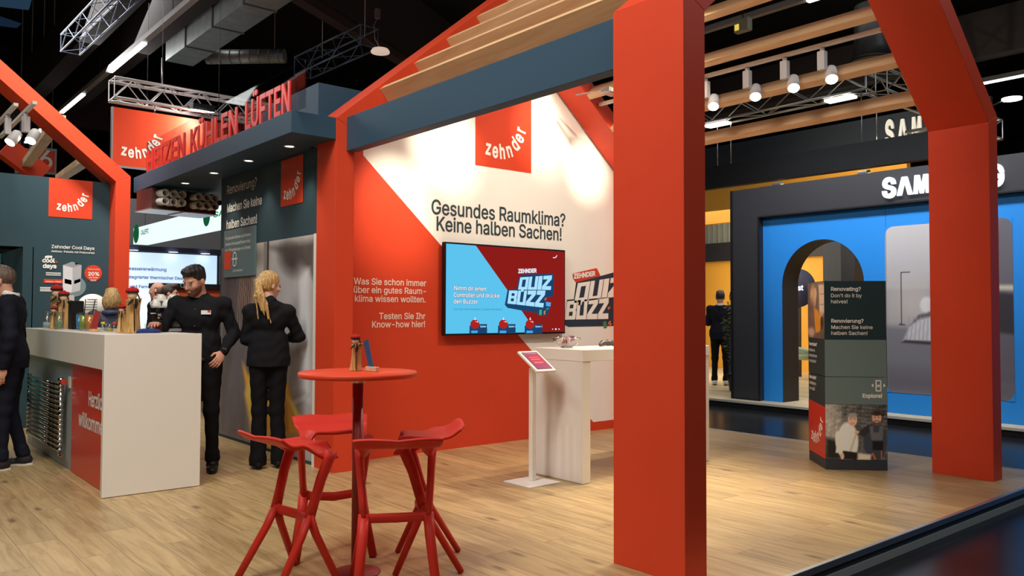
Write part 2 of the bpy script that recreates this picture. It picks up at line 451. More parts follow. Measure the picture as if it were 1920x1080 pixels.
class Img:
    """tiny painter for the printed pictures"""
    def __init__(s, u, v, base, asp=1.0):
        s.u = u*asp; s.v = v; s.asp = asp; s.c = np.zeros(u.shape+(3,))+np.array(base, float)
    def mix(s, a, col): a = a[..., None]; s.c = s.c*(1-a)+np.array(col, float)*a; return s
    def grad(s, col, u0, v0, u1, v1):
        du, dv = (u1-u0)*s.asp, v1-v0; t = ((s.u-u0*s.asp)*du+(s.v-v0)*dv)/(du*du+dv*dv)
        return s.mix(np.clip(t, 0, 1), col)
    def ell(s, col, cu, cv, ru, rv, soft=0.15, rot=0.0, op=1.0):
        x = s.u-cu*s.asp; y = s.v-cv; c, n = math.cos(rot), math.sin(rot)
        d = np.sqrt(((x*c+y*n)/(ru*s.asp))**2+((-x*n+y*c)/rv)**2)
        return s.mix(op*np.clip((1+soft-d)/(2*soft), 0, 1), col)
    def pol(s, col, pts, soft=0.004, op=1.0):
        """filled polygon (any simple shape) with a soft edge"""
        inside = np.zeros(s.u.shape, bool); dist = np.full(s.u.shape, 9.0)
        n = len(pts)
        for i in range(n):
            x0, y0 = pts[i][0]*s.asp, pts[i][1]; x1, y1 = pts[(i+1) % n][0]*s.asp, pts[(i+1) % n][1]
            cond = ((y0 > s.v) != (y1 > s.v))
            xx = (x1-x0)*(s.v-y0)/((y1-y0) if y1 != y0 else 1e-9)+x0
            inside ^= cond & (s.u < xx)
            dx, dy = x1-x0, y1-y0; t = np.clip(((s.u-x0)*dx+(s.v-y0)*dy)/(dx*dx+dy*dy+1e-12), 0, 1)
            dist = np.minimum(dist, np.hypot(s.u-x0-t*dx, s.v-y0-t*dy))
        sd = np.where(inside, dist, -dist)
        return s.mix(op*np.clip(0.5+sd/(2*soft), 0, 1), col)
    def line(s, col, pts, w, op=1.0):
        for (a, b) in zip(pts[:-1], pts[1:]):
            x0, y0 = a[0]*s.asp, a[1]; dx, dy = b[0]*s.asp-x0, b[1]-y0
            t = np.clip(((s.u-x0)*dx+(s.v-y0)*dy)/(dx*dx+dy*dy+1e-12), 0, 1)
            d = np.hypot(s.u-x0-t*dx, s.v-y0-t*dy)
            s.mix(op*np.clip((w-d)/(0.5*w)+0.5, 0, 1)*(d < w*1.3), col)
        return s
    def noise(s, amp, fu, fv, seed=1):
        r = np.random.RandomState(seed); z = np.zeros(s.u.shape)
        for k in range(14):
            a, b, p = r.randn()*fu, r.randn()*fv, r.rand()*6.28; z += np.sin(s.u*a+s.v*b+p)
        s.c = s.c+(z/4*amp)[..., None]; return s

# ------------------------------------------------------------------ smooth bodies: signed distances meshed by surface nets
class SDF:
    def __init__(s, lo, hi, res):
        s.lo = np.array(lo, float); s.res = res
        s.n = np.ceil((np.array(hi)-s.lo)/res).astype(int)+1
        s.g = np.full(s.n, 0.25, np.float32)
    def _sub(s, lo, hi, pad):
        a = np.maximum(0, np.floor((np.array(lo)-pad-s.lo)/s.res).astype(int)); b = np.minimum(s.n, np.ceil((np.array(hi)+pad-s.lo)/s.res).astype(int)+1)
        if np.any(b <= a): return None
        ax = [s.lo[i]+s.res*np.arange(a[i], b[i]) for i in range(3)]
        return tuple(slice(a[i], b[i]) for i in range(3)), ax[0][:, None, None], ax[1][None, :, None], ax[2][None, None, :]
    def _put(s, sl, d, k, sub):
        g = s.g[sl]
        if sub:
            h = np.maximum(k-np.abs(g+d), 0)/k; s.g[sl] = np.maximum(g, -d)+h*h*k*0.25
        else:
            h = np.maximum(k-np.abs(g-d), 0)/k; s.g[sl] = np.minimum(g, d)-h*h*k*0.25
    def cap(s, a, b, ra, rb=None, k=0.02, sub=False, sq=None):
        """tapered capsule; sq = squash (axis vector, factor): thinner along that axis"""
        rb = ra if rb is None else rb
        a = np.array(a, float); b = np.array(b, float); r = max(ra, rb)
        q = s._sub(np.minimum(a, b)-r, np.maximum(a, b)+r, k+2*s.res)
        if q is None: return s
        sl, x, y, z = q; ab = b-a; L2 = ab@ab+1e-12
        px, py, pz = x-a[0], y-a[1], z-a[2]
        t = np.clip((px*ab[0]+py*ab[1]+pz*ab[2])/L2, 0, 1)
        dx, dy, dz = px-t*ab[0], py-t*ab[1], pz-t*ab[2]
        if sq is not None:
            n = np.array(sq[0], float); n /= np.linalg.norm(n); f = 1/sq[1]-1; c = dx*n[0]+dy*n[1]+dz*n[2]
            dx = dx+c*n[0]*f; dy = dy+c*n[1]*f; dz = dz+c*n[2]*f
        d = np.sqrt(dx*dx+dy*dy+dz*dz)-(ra+(rb-ra)*t)
        s._put(sl, d.astype(np.float32), k, sub); return s
    def chain(s, pts, rads, k=0.02, sq=None):
        for i in range(len(pts)-1): s.cap(pts[i], pts[i+1], rads[i], rads[i+1], k, sq=sq)
        return s
    def ell(s, c, r, M=None, k=0.02, sub=False):
        c = np.array(c, float); r = np.array(r, float); m = r.max()
        q = s._sub(c-m, c+m, k+2*s.res)
        if q is None: return s
        sl, x, y, z = q; x = x-c[0]; y = y-c[1]; z = z-c[2]
        if M is not None:
            M = np.array(M)  # columns = local axes
            X = x*M[0, 0]+y*M[1, 0]+z*M[2, 0]; Y = x*M[0, 1]+y*M[1, 1]+z*M[2, 1]; Z = x*M[0, 2]+y*M[1, 2]+z*M[2, 2]
        else: X, Y, Z = x+0*y+0*z, y+0*x+0*z, z+0*x+0*y
        k0 = np.sqrt((X/r[0])**2+(Y/r[1])**2+(Z/r[2])**2); k1 = np.sqrt((X/r[0]**2)**2+(Y/r[1]**2)**2+(Z/r[2]**2)**2)+1e-9
        s._put(sl, (k0*(k0-1)/k1).astype(np.float32), k, sub); return s
    def cut(s, p, n):
        """keep only the side the normal points away from"""
        n = np.array(n, float); n /= np.linalg.norm(n); p = np.array(p, float)
        x = s.lo[0]+s.res*np.arange(s.n[0])[:, None, None]; y = s.lo[1]+s.res*np.arange(s.n[1])[None, :, None]; z = s.lo[2]+s.res*np.arange(s.n[2])[None, None, :]
        s.g = np.maximum(s.g, ((x-p[0])*n[0]+(y-p[1])*n[1]+(z-p[2])*n[2]).astype(np.float32)); return s
    def minus(s, o): s.g = np.maximum(s.g, -o.g); return s
    def mesh(s):
        g = s.g; sg = g < 0
        for ax in range(3):
            sl = [slice(None)]*3; sl[ax] = 0; sg[tuple(sl)] = False; sl[ax] = -1; sg[tuple(sl)] = False
        g = np.where(sg, np.minimum(g, -1e-5), np.maximum(g, 1e-5))
        c = np.zeros(np.array(g.shape)-1, np.int8)
        for i in (0, 1):
            for j in (0, 1):
                for l in (0, 1): c += sg[i:g.shape[0]-1+i, j:g.shape[1]-1+j, l:g.shape[2]-1+l]
        act = np.argwhere((c > 0) & (c < 8)); idx = np.full(c.shape, -1, np.int64); idx[tuple(act.T)] = np.arange(len(act))
        acc = np.zeros((len(act), 3)); cnt = np.zeros(len(act))
        cs = [(i, j, l) for i in (0, 1) for j in (0, 1) for l in (0, 1)]
        for a in cs:
            for ax in range(3):
                if a[ax]: continue
                b = list(a); b[ax] = 1
                ga = g[tuple((act+a).T)]; gb = g[tuple((act+b).T)]; m = (ga < 0) != (gb < 0)
                t = np.where(m, ga/np.where(m, ga-gb, 1), 0); p = np.array(a, float)[None]+0*acc; p[:, ax] += t
                acc += p*m[:, None]; cnt += m
        vs = s.lo+s.res*(act+acc/cnt[:, None]); fs = []
        for ax in range(3):
            o1, o2 = (ax+1) % 3, (ax+2) % 3
            sa = [slice(None)]*3; sb = [slice(None)]*3; sa[ax] = slice(0, -1); sb[ax] = slice(1, None)
            e = np.argwhere(sg[tuple(sa)] != sg[tuple(sb)]); inn = sg[tuple(e.T)]
            q = []
            for d1, d2 in ((0, 0), (-1, 0), (-1, -1), (0, -1)):
                f = e.copy(); f[:, o1] += d1; f[:, o2] += d2
                q.append(idx[tuple(np.clip(f, 0, np.array(idx.shape)-1).T)])
            Q = np.stack(q, 1); Q = np.where(inn[:, None], Q, Q[:, ::-1]); fs.append(Q[(Q >= 0).all(1)])
        return vs, np.concatenate(fs)
    def build(s, name, m, parent=None, smooth=True):
        vs, fs = s.mesh()
        me = bpy.data.meshes.new(name); me.from_pydata(vs.tolist(), [], fs.tolist())
        me.polygons.foreach_set('use_smooth', [smooth]*len(me.polygons)); me.update()
        me.materials.append(m)
        o = bpy.data.objects.new(name, me); COL.objects.link(o)
        if parent is not None: o.parent = parent
        return o

# ------------------------------------------------------------------ shared materials
RED = mat('red_paint', (216, 71, 42), 0.45, spec=0.25, var=0.02, vscale=3)
REDG = mat('red_gloss', (214, 58, 40), 0.28, spec=0.4)
BLUE = mat('slate_blue_paint', (54, 78, 98), 0.55, spec=0.2)
TEAL = mat('dark_teal_paint', (52, 74, 82), 0.6, spec=0.2)
WHITE = mat('white_laminate', (236, 230, 222), 0.35, spec=0.4)
CREAM = mat('cream_print', (250, 243, 234), 0.6, spec=0.2)
GREYP = mat('grey_panel', (150, 158, 160), 0.45)
INK = mat('dark_grey_ink', (50, 66, 72), 0.6)
WINK = mat('white_ink', (238, 236, 230), 0.6, spec=0.2)
PINK = mat('pale_pink_ink', (250, 214, 200), 0.6, spec=0.2)
BLACK = mat('black_plastic', (18, 18, 20), 0.4)
BLACKM = mat('black_metal', (22, 22, 24), 0.45, metal=0.3)
CHROME = mat('chrome', (200, 200, 200), 0.12, metal=1.0)
ALU = mat('aluminium', (190, 192, 195), 0.32, metal=0.9)
DARKST = mat('dark_brown_steel', (52, 42, 42), 0.7)
FLOORW = woodmat('oak_planks', (194, 166, 120), (152, 124, 82), 'Y', (1.38, 0.22), 0.36)
FLOORS = woodmat('pale_planks', (206, 190, 156), (176, 158, 122), 'Y', (1.4, 0.2), 0.45)
PINE = woodmat('pine_timber', (226, 186, 142), (206, 160, 116), 'Y', rough=0.55, planks=False, knots=True, gscale=0.8)
HALLF = mat('dark_hall_floor', (26, 28, 32), 0.24, spec=0.2, var=0.25, vscale=2)
ANTH = mat('anthracite_panel', (40, 40, 45), 0.5)
BLUEW = mat('bright_blue_paint', (36, 128, 208), 0.5, spec=0.3)
YELW = mat('amber_paint', (235, 170, 60), 0.6)
GLASS = glassmat('clear_glass', (225, 232, 235), 0.07)

H = 0.12   # height of the stand floors above the hall floor
# ------------------------------------------------------------------ floors
struct(MB().box(-30, 40, -12, 45, -H-0.1, -H).build('floor', HALLF))
fl = struct(MB().box(-8, 8.05, 2.367, 24, -0.02, 0).build('floor_wood', FLOORW))
struct(MB().box(-8, 8.02, 2.41, 23.9, -H, -0.02).build('floor_base', BLACKM))
t1 = struct(MB().box(-8, 8.075, 2.340, 2.367, -0.035, 0.004).box(8.05, 8.075, 2.367, 24, -0.035, 0.004).build('trim_1', ALU, bevel=0.003))
struct(MB().box(-8, 8.06, 2.352, 2.41, -0.072, -0.035).box(8.03, 8.06, 2.41, 24, -0.072, -0.035).build('trim_2', mat('charcoal_edge', (46, 52, 56), 0.4)))
struct(MB().box(-8, 8.07, 2.346, 2.41, -H, -0.072).box(8.03, 8.07, 2.41, 24, -H, -0.072).build('trim_3', mat('grey_edge', (172, 178, 178), 0.45)))

# ------------------------------------------------------------------ hall shell
HW = mat('dark_hall_wall', (34, 30, 32), 0.8)
struct(MB().box(-30, 40, 44.9, 45.1, -H, 9).build('wall_hall_back', HW))
struct(MB().box(39.9, 40.1, -12, 45, -H, 9).build('wall_hall_right', HW))
struct(MB().box(-30.1, -29.9, -12, 45, -H, 9).build('wall_hall_left', HW))
struct(MB().box(-30, 40, -12.1, -11.9, -H, 9).build('wall_hall_front', HW))
struct(MB().box(-30, 40, -12, 45, 9.0, 9.2).build('ceiling', mat('dark_hall_ceiling', (24, 22, 24), 0.85)))

# ------------------------------------------------------------------ house of the stand: two gable frames, eave beam, timber purlins
X0, X1 = 3.32, 7.49
TH = math.radians(40); TT = math.tan(TH)
ZE = 3.03; XM = (X0+X1)/2; ZA = ZE+TT*(XM-X0)
def gable(y0, y1, label):
    g = thing('gable_frame', label, 'portal frame', (XM, (y0+y1)/2, 0), 0, 'red gable frames of the open house')
    w = 0.178; dv = w/math.cos(TH)           # vertical depth of a rafter
    zi = ZE+TT*w-dv                           # inner corner height
    for sgn in (-1, 1):
        xo = X0 if sgn < 0 else X1; xi = xo-sgn*w
        p = MB().prism([V(xo, y0, 0), V(xi, y0, 0), V(xi, y0, zi), V(xo, y0, ZE)], (0, y1-y0, 0))
        p.build('post', RED, g, bevel=0.003, world=True)
        r = MB().prism([V(xo, y0, ZE+0.001), V(xi, y0, zi+0.001), V(XM, y0, ZA-dv), V(XM, y0, ZA)], (0, y1-y0, 0))
        r.build('rafter', RED, g, bevel=0.003, world=True)
    return g
gable(2.60, 3.085, 'tall red gable frame standing nearest the viewer, its left post cropped at the bottom')
gable(6.30, 6.65, 'red gable frame against the white and red quiz wall behind the bar table')
tag(MB().box(3.42, 3.52, 3.086, 6.299, 2.755, 3.05).build('eave_beam', BLUE, bevel=0.003), 'slate blue eave beam running from the nearest red post to the quiz wall', 'beam')
PG = 'pine purlins of the open roof'
names = ['lowest', 'second', 'third', 'fourth', 'top']
for sgn in (-1, 1):
    for k in range(5):
        d = 0.42+0.36*k if sgn < 0 else (.30, .615, .985, 1.33, 1.68)[k]
        x = X0+d if sgn < 0 else X1-d
        zt = ZE+TT*d-0.02
        sx = -sgn                                # up-slope direction
        up = Vector((sx*math.cos(TH), 0, math.sin(TH))); nr = Vector((-sx*math.sin(TH), 0, math.cos(TH)))
        c = Vector((x, 0, zt))+up*0.03-nr*0.085
        c.y = (3.085+6.30)/2
        o = MB().obox((0, 0, 0), (0, (6.30-3.085)/2-0.001, 0), up*0.032, nr*0.075).build('roof_purlin', PINE, bevel=0.002)
        o.location = c
        side = 'left slope above the slate blue beam' if sgn < 0 else 'right slope over the track spotlights'
        tag(o, '%s pale pine purlin on the %s' % (names[k], side), 'timber beam', PG)

# ------------------------------------------------------------------ quiz wall (back wall of the house)
YB = 6.68
zl = lambda x: min(ZE+TT*(x-X0), ZE+TT*(X1-x))-0.19
wb = struct(MB().prism([V(3.36, YB, 0), V(X1-0.02, YB, 0), V(X1-0.02, YB, ZE-0.02), V(XM, YB, ZA-0.03), V(3.36, YB, ZE+0.02)], (0, 0.12, 0)).build('wall_back', RED))
yb = YB-0.002
def wp(x, y): return at(x, y, Y=yb)
dg0, dg1 = wp(681, 291), wp(975, 632)
sl = (dg1.z-dg0.z)/(dg1.x-dg0.x)
zb = 0.10
wpoly = [V(dg0.x, yb, dg0.z), V(dg0.x+(zb-dg0.z)/sl, yb, zb), V(7.3, yb, zb), V(7.3, yb, ZE+TT*(X1-7.3)-0.03), V(XM, yb, ZA-0.05), V(dg0.x, yb, ZE+TT*(dg0.x-X0)-0.03)]
MB().poly(wpoly).build('white_graphic', CREAM, wb, world=True)
yl = yb-0.002
a, b_, c, d = [at(x, y, Y=yl) for x, y in ((891, 309.5), (996, 325), (996, 185), (891, 205))]
lx0, lx1, lz0 = a.x, b_.x, a.z
MB().poly([V(lx0, yl, lz0), V(lx1, yl, lz0), V(lx1, yl, lz0+0.9), V(lx0, yl, lz0+0.9)]).build('logo_square', RED, wb, world=True)
m = MB(); p = at(908, 290, Y=yl-.002); q = at(982, 243, Y=yl-.002)
wordmark(m, p, (1, 0, 0), (0, 0, 1), q.x-p.x); m.build('logo_lettering', WINK, wb, world=True)
m = MB()
for s_, x0, y0, x1, y1 in (('Gesundes Raumklima?', 809, 400.5, 1060, 423.5), ('Keine halben Sachen!', 818.5, 432, 1053, 451)):
    p = at(x0, y0, Y=yl); q = at(x1, y1, Y=yl)
    put(m, s_, p, (1, 0, 0), (0, 0, 1), width=q.x-p.x, bold=0.014, hs=1.12)
m.build('slogan_lettering', INK, wb, world=True)
m = MB()
for s_, x1, y1, wd in (('Was Sie schon immer', 799, 536.5, 0), ('über ein gutes Raum-', 798.5, 551.5, 0), ('klima wissen wollten.', 798, 567, 0), ('Testen Sie Ihr', 797.5, 598, 0), ('Know-how hier!', 797, 613, 0)):
    q = at(x1, y1, Y=yl); put(m, s_, q, (1, 0, 0), (0, 0, 1), size=0.113, bold=0.016, hs=1.0, align='R')
m.build('question_lettering', PINK, wb, world=True)
# printed quiz emblem on the wall
def ppoly(mb, pts, Y, lift=0.0):
    P = [at(x, y, Y=Y) for x, y in pts]
    for p in P: p.y = Y-lift
    n = Vector((0, 0, 0))
    for i in range(len(P)): n += (P[i]-P[0]).cross(P[(i+1) % len(P)]-P[0])
    if n.y > 0: P = P[::-1]
    return mb.poly(P)
GL = {'Q': [[(0, 0), (0.62, 0), (0.62, .13), (.3, .13), (.3, .85), (.7, .85), (.7, .0), (1, 0), (1, 1), (0, 1)], [(.4, -.13), (.62, -.13), (.62, .12), (.4, .12)]],
      'U': [[(0, 0), (1, 0), (1, 1), (.68, 1), (.68, .2), (.32, .2), (.32, 1), (0, 1)]],
      'I': [[(0, 0), (1, 0), (1, 1), (0, 1)]],
      'Z': [[(0, 0), (1, 0), (1, .26), (.42, .26), (1, .74), (1, 1), (.05, 1), (.05, .74), (.56, .74), (0, .26)]],
      'B': [[(0, 0), (.95, 0), (1, .08), (1, .44), (.93, .52), (1, .6), (1, .93), (.93, 1), (0, 1), (0, .82), (.68, .82), (.68, .62), (.34, .62), (.34, .82), (0, .82)],
            [(0, .82), (.34, .82), (.34, .62), (.34, .42), (.68, .42), (.68, .2), (.34, .2), (.34, .42), (0, .42)], [(0, .42), (.34, .42), (.34, .2), (0, .2)]]}
GL['B'] = [[(0, 0), (.34, 0), (.34, 1), (0, 1)], [(.34, 0), (.95, 0), (1, .08), (1, .2), (.34, .2)], [(.34, .8), (1, .8), (1, .93), (.93, 1), (.34, 1)], [(.34, .42), (1, .42), (.94, .5), (1, .6), (.34, .6)], [(.68, .2), (1, .2), (1, .42), (.68, .42)], [(.68, .6), (1, .6), (1, .8), (.68, .8)]]
GL['Q'] = [[(0, 0), (.32, 0), (.32, 1), (0, 1)], [(.32, 0), (.7, 0), (.7, .22), (.32, .22)], [(.32, .80), (1, .80), (1, 1), (.32, 1)], [(.7, 0), (1, 0), (1, .80), (.7, .80)], [(.36, -.16), (.62, -.16), (.62, 0), (.36, 0)]]
GL['U'] = [[(0, 0), (.32, 0), (.32, 1), (0, 1)], [(.32, 0), (.68, 0), (.68, .2), (.32, .2)], [(.68, 0), (1, 0), (1, 1), (.68, 1)]]
GL['Z'] = [[(.05, .74), (1, .74), (1, 1), (.05, 1)], [(0, 0), (1, 0), (1, .26), (0, .26)], [(0, .26), (.42, .26), (1, .74), (.56, .74)]]
def blockword(mb, word, tl, tr, br, bl, Y, lift, gap=0.05):
    """heavy block letters filling the pixel quad on plane Y"""
    ws = {'I': 0.42}
    tot = sum(ws.get(ch, 1.0) for ch in word)+gap*(len(word)-1); x = 0
    for ch in word:
        w = ws.get(ch, 1.0)
        for poly in GL[ch]:
            pts = []
            for (u, v) in poly:
                s_ = (x+u*w)/tot
                bx = bl[0]+(br[0]-bl[0])*s_; by = bl[1]+(br[1]-bl[1])*s_; tx = tl[0]+(tr[0]-tl[0])*s_; ty = tl[1]+(tr[1]-tl[1])*s_
                pts.append((bx+(tx-bx)*v, by+(ty-by)*v))
            ppoly(mb, pts, Y, lift)
        x += w+gap
NAVY = mat('navy_print', (44, 58, 74), 0.6)
m = MB(); ppoly(m, [(1058, 609), (1063, 562), (1076, 561), (1080, 530), (1150, 511), (1170, 509), (1167, 560), (1160, 611), (1066, 613)], yl); m.build('emblem_ground', NAVY, wb, world=True)
m = MB(); ppoly(m, [(1073.5, 513), (1119, 502.5), (1126, 517), (1080, 530), (1074, 522)], yl); m.build('emblem_ribbon', RED, wb, world=True)
m = MB(); p = at(1076, 522.5, Y=yl-.004); put(m, 'ZEHNDER', p, (1, 0, 0.135), (-0.06, 0, 1), width=at(1116.5, 514, Y=yl).x-p.x, bold=0.04, hs=.95)
blockword(m, 'QUIZ', (1083, 531), (1167, 518), (1163, 555), (1076, 568), yl, .004)
blockword(m, 'BUZZ', (1063, 565), (1141, 557), (1140, 598), (1058.5, 599.5), yl, .004)
m.build('emblem_lettering', CREAM, wb, world=True)
m = MB(); ppoly(m, [(1130, 604), (1136, 602), (1138, 614), (1132, 616)], yl, .003); m.build('emblem_green_chip', mat('green_print', (80, 140, 100), .6), wb, world=True)
m = MB(); ppoly(m, [(1141, 603), (1146, 601), (1144, 606), (1148, 606), (1142, 614), (1143, 608), (1139, 609)], yl, .003)
ppoly(m, [(1139, 577), (1144, 573), (1142, 576.5), (1145, 577), (1140, 581)], yl, .003); m.build('emblem_bolts', mat('orange_print', (220, 120, 60), .6), wb, world=True)

# ------------------------------------------------------------------ teal wall left of the house, with printed mural below
XL = 3.35
wl = struct(MB().box(XL, XL+0.12, 6.66, 9.02, 0, 2.845).build('wall_left', TEAL))
def lp(x, y): return at(x, y, X=XL-0.004)
def mural(u, v):
    I = Img(u, v, (150, 142, 136), 0.92)
    I.grad((112, 106, 104), .0, 1, .1, 0); I.noise(6, 20, 3, 3)
    I.pol((86, 82, 82), [(0, 0), (.24, 0), (.27, 1), (0, 1)], .03)
    I.ell((70, 66, 68), .10, .84, .18, .2, .3); I.ell((96, 90, 86), .3, .93, .2, .05, .5)
    # window frame and sill on the right
    I.pol((140, 138, 138), [(.56, 0), (1, 0), (1, 1), (.56, 1)], .02)
    I.pol((104, 100, 98), [(.5, .2), (.545, .2), (.53, 1), (.49, 1)], .006)
    I.pol((70, 64, 62), [(.55, .97), (.97, .97), (.97, .8), (.86, .88)], .02)
    I.pol((168, 168, 172), [(.86, .26), (.95, .26), (.93, .85), (.84, .85)], .02)
    I.pol((120, 116, 116), [(.55, .25), (.9, .30), (.9, .0), (.55, .0)], .02)
    I.line((150, 150, 152), [(.62, .18), (.97, .30)], .012); I.line((90, 86, 86), [(.62, .1), (.97, .2)], .01); I.line((96, 90, 90), [(.6, .02), (.97, .12)], .01)
    I.ell((60, 52, 50), .76, .9, .1, .06, .6, -.4)
    # seated figure seen from behind, light hair, yellow cloth
    I.ell((150, 132, 118), .30, .78, .1, .12, .2); I.ell((74, 68, 70), .26, .56, .18, .27, .2, .1)
    I.ell((158, 132, 116), .34, .73, .045, .08, .3); I.ell((78, 60, 54), .30, .76, .08, .13, .4)
    I.pol((92, 88, 92), [(.04, .02), (.3, .0), (.38, .4), (.3, .62), (.14, .5)], .04)
    I.pol((196, 146, 56), [(.27, .40), (.33, .22), (.45, .03), (.66, .08), (.84, .10), (.92, .14), (.80, .24), (.74, .34), (.66, .30), (.5, .34), (.36, .32)], .015)
    I.pol((214, 172, 84), [(.30, .24), (.40, .02), (.62, .0), (.55, .08), (.46, .16), (.36, .34)], .02); I.pol((222, 188, 110), [(.72, .28), (.86, .14), (.90, .14), (.80, .24)], .01); I.pol((150, 106, 42), [(.66, .3), (.72, .1), (.76, .1), (.72, .3)], .015)
    I.pol((132, 92, 36), [(.42, .2), (.47, .02), (.50, .02), (.46, .2)], .01); I.pol((198, 160, 84), [(.58, .1), (.7, .14), (.66, .2)], .01)
    for k in range(16):
        a = k*1.7; I.line((178, 160, 142) if k % 2 else (88, 76, 70), [(.24+.01*k, .9), (.2+.012*k, .72), (.19+.014*k, .52)], .003, .5)
    return I.noise(3, 60, 20, 5).c*1.3
y0, y1 = 6.67, 8.98
zm = 2.062; MUR = picmat('mural_print', .55)
picture('mural_print', MUR, wl, (XL-.003, y1, 0.03), (XL-.003, y0, 0.03), (XL-.003, y0, zm), (XL-.003, y1, zm), 150, 130, mural)
m = MB(); m.box(XL-.006, XL-.003, 7.72, 7.76, 0.03, zm); m.build('door_gap', mat('dark_gap', (60, 54, 50), .8), wl, world=True)
MB().box(XL-.03, XL, 6.662, 6.70, 0.0, zm).build('door_edge', WHITE, wl, world=True)
m = MB(); q = [lp(x, y) for x, y in ((528, 305), (570, 288), (568, 380), (527, 388))]
ya, yb2, za, zb2 = 7.458, 6.98, 2.375, 2.82
m.poly([V(XL-.004, ya, za), V(XL-.004, yb2, za), V(XL-.004, yb2, zb2), V(XL-.004, ya, zb2)]); m.build('logo_square', RED, wl, world=True)
m = MB(); wordmark(m, V(XL-.007, 7.40, 2.44), (0, -1, 0), (0, 0, 1), 0.36); m.build('logo_lettering', WINK, wl, world=True)
m = MB()
p = lp(427, 362.5); put(m, 'Renovierung?', V(XL-.006, 8.835, 2.648), (0, -1, 0), (0, 0, 1), width=0.80, bold=0.0, hs=1.0)
put(m, 'Machen Sie keine', V(XL-.006, 8.83, 2.45), (0, -1, 0), (0, 0, 1), width=0.93, size=0.172, bold=0.02)
put(m, 'halben Sachen!', V(XL-.006, 8.84, 2.27), (0, -1, 0), (0, 0, 1), width=0.82, size=0.172, bold=0.02)
m.build('slogan_lettering', WINK, wl, world=True)
# information plate
pl = tag(MB().box(XL-.022, XL-.004, 8.02, 8.87, 1.735, 2.245).build('information_plate', mat('grey_green_plate', (92, 114, 118), .5), bevel=.002), 'grey green information plate with white small print on the dark teal wall', 'sign')
m = MB(); xx = XL-.024
for k, s_ in enumerate(('Für gesundes Wohnen und Arbeiten:', 'Sanieren mit energieeffizienten Heiz-', 'und Lüftungslösungen von Zehnder.')):
    put(m, s_, V(xx, 8.82, 2.145-.065*k), (0, -1, 0), (0, 0, 1), width=0.70, size=.062, bold=.0)
put(m, 'Jetzt entdecken!', V(xx, 8.60, 1.79), (0, -1, 0), (0, 0, 1), width=0.27, size=.05, bold=0)
for (a0, a1, b0, b1) in ((8.60, 8.585, 1.85, 2.0), (8.52, 8.505, 1.85, 2.0), (8.60, 8.505, 1.985, 2.0), (8.60, 8.505, 1.85, 1.862), (8.63, 8.475, 1.92, 1.935)):
    m.poly([V(xx, a0, b0), V(xx, a1, b0), V(xx, a1, b1), V(xx, a0, b1)])
m.build('plate_lettering', WINK, pl, world=True)
m = MB(); m.poly([V(xx, 8.84, 1.82), V(xx, 8.66, 1.82), V(xx, 8.66, 2.02), V(xx, 8.84, 2.02)]); m.build('red_patch', RED, pl, world=True)

# ------------------------------------------------------------------ canopy with raised letters
cp = thing('canopy', 'slate blue canopy slab over the bar with three small downlights', 'canopy', (3.15, 8.6, 2.93))
MB().box(2.91, 3.318, 6.301, 10.80, 2.845, 3.03).build('slab', BLUE, cp, bevel=.003, world=True)
MB().box(3.318, 4.6, 6.81, 10.80, 2.845, 3.03).build('rear_slab', BLUE, cp, world=True)
dle = emis('downlight_glow', (255, 240, 215), 9)
for y in (6.84, 7.76, 8.69, 9.6):
    r = MB().lathe([(.052, 0), (.052, -.006), (.04, -.006), (.038, 0)], (3.145, y, 2.845)).build('downlight_ring', WHITE, cp, world=True)
    MB().lathe([(0, -.002), (.038, -.002)], (3.145, y, 2.845)).build('downlight_lens', dle, r, world=True)
    spot('downlight', (3.145, y, 2.83), (3.145, y, 0), 18, 80, .8, (1, .9, .75), .03)
gp = tag(MB().box(2.955, 2.967, 6.15, 10.45, 3.031, 3.42).build('glass_balustrade', GLASS, bevel=.001), 'clear glass pane standing on the canopy behind the red letters', 'glass pane')
m = MB()
REDL = mat('red_acrylic', (214, 40, 34), .35)
lets = thing('letter_sign', 'tall red capitals HEIZEN KÜHLEN LÜFTEN on the edge of the blue canopy', 'sign', (2.94, 8.3, 3.033))
yL, yR = at(279, 320, X=2.94).y, at(552, 203, X=2.94).y
words = (('HEIZEN', 10.30, 8.95), ('KÜHLEN', 8.78, 7.50), ('LÜFTEN', 7.30, 6.36))
for wd, a0, a1 in words:
    m = MB(); put(m, wd, V(2.918, a0, 3.036), (0, -1, 0), (0, 0, 1), width=a0-a1, size=0.485, bold=.016, depth=.014)
    m.build('lettering', REDL, lets, world=True)
bx = tag(MB().box(3.50, 4.9, 7.0, 8.6, 3.031, 3.52).build('roof_box', BLUE, bevel=.004), 'slate blue box standing on the canopy behind the red letters', 'box')

# ------------------------------------------------------------------ second house further left
def left_house():
    g = thing('gable_frame', 'red gable frame at the far end of the bar beside the cool days wall', 'portal frame', (2.76, 10.95, 0))
    w = .17; dv = w/math.cos(TH); xo = 2.86; xi = xo-w; zi = ZE+TT*w-dv; y0, y1 = 10.74, 11.2; xm = xo-2.1
    MB().prism([V(xo, y0, 0), V(xi, y0, 0), V(xi, y0, zi), V(xo, y0, ZE)], (0, y1-y0, 0)).build('post', RED, g, bevel=.003, world=True)
    xm = xo-3.6; zm_ = ZE+TT*3.6
    MB().prism([V(xo, y0, ZE+.001), V(xi, y0, zi+.001), V(xm, y0, zm_-dv), V(xm, y0, zm_)], (0, y1-y0, 0)).build('rafter', RED, g, bevel=.003, world=True)
left_house()
YC = 11.0
wc = struct(MB().box(1.86, 2.688, YC, YC+.1, 0, 2.965).box(-3, 1.86, YC, YC+.1, 2.12, 2.965).box(1.76, 1.87, YC, YC+2.0, 0, 2.12).build('wall_far_left', TEAL))
yc = YC-.004
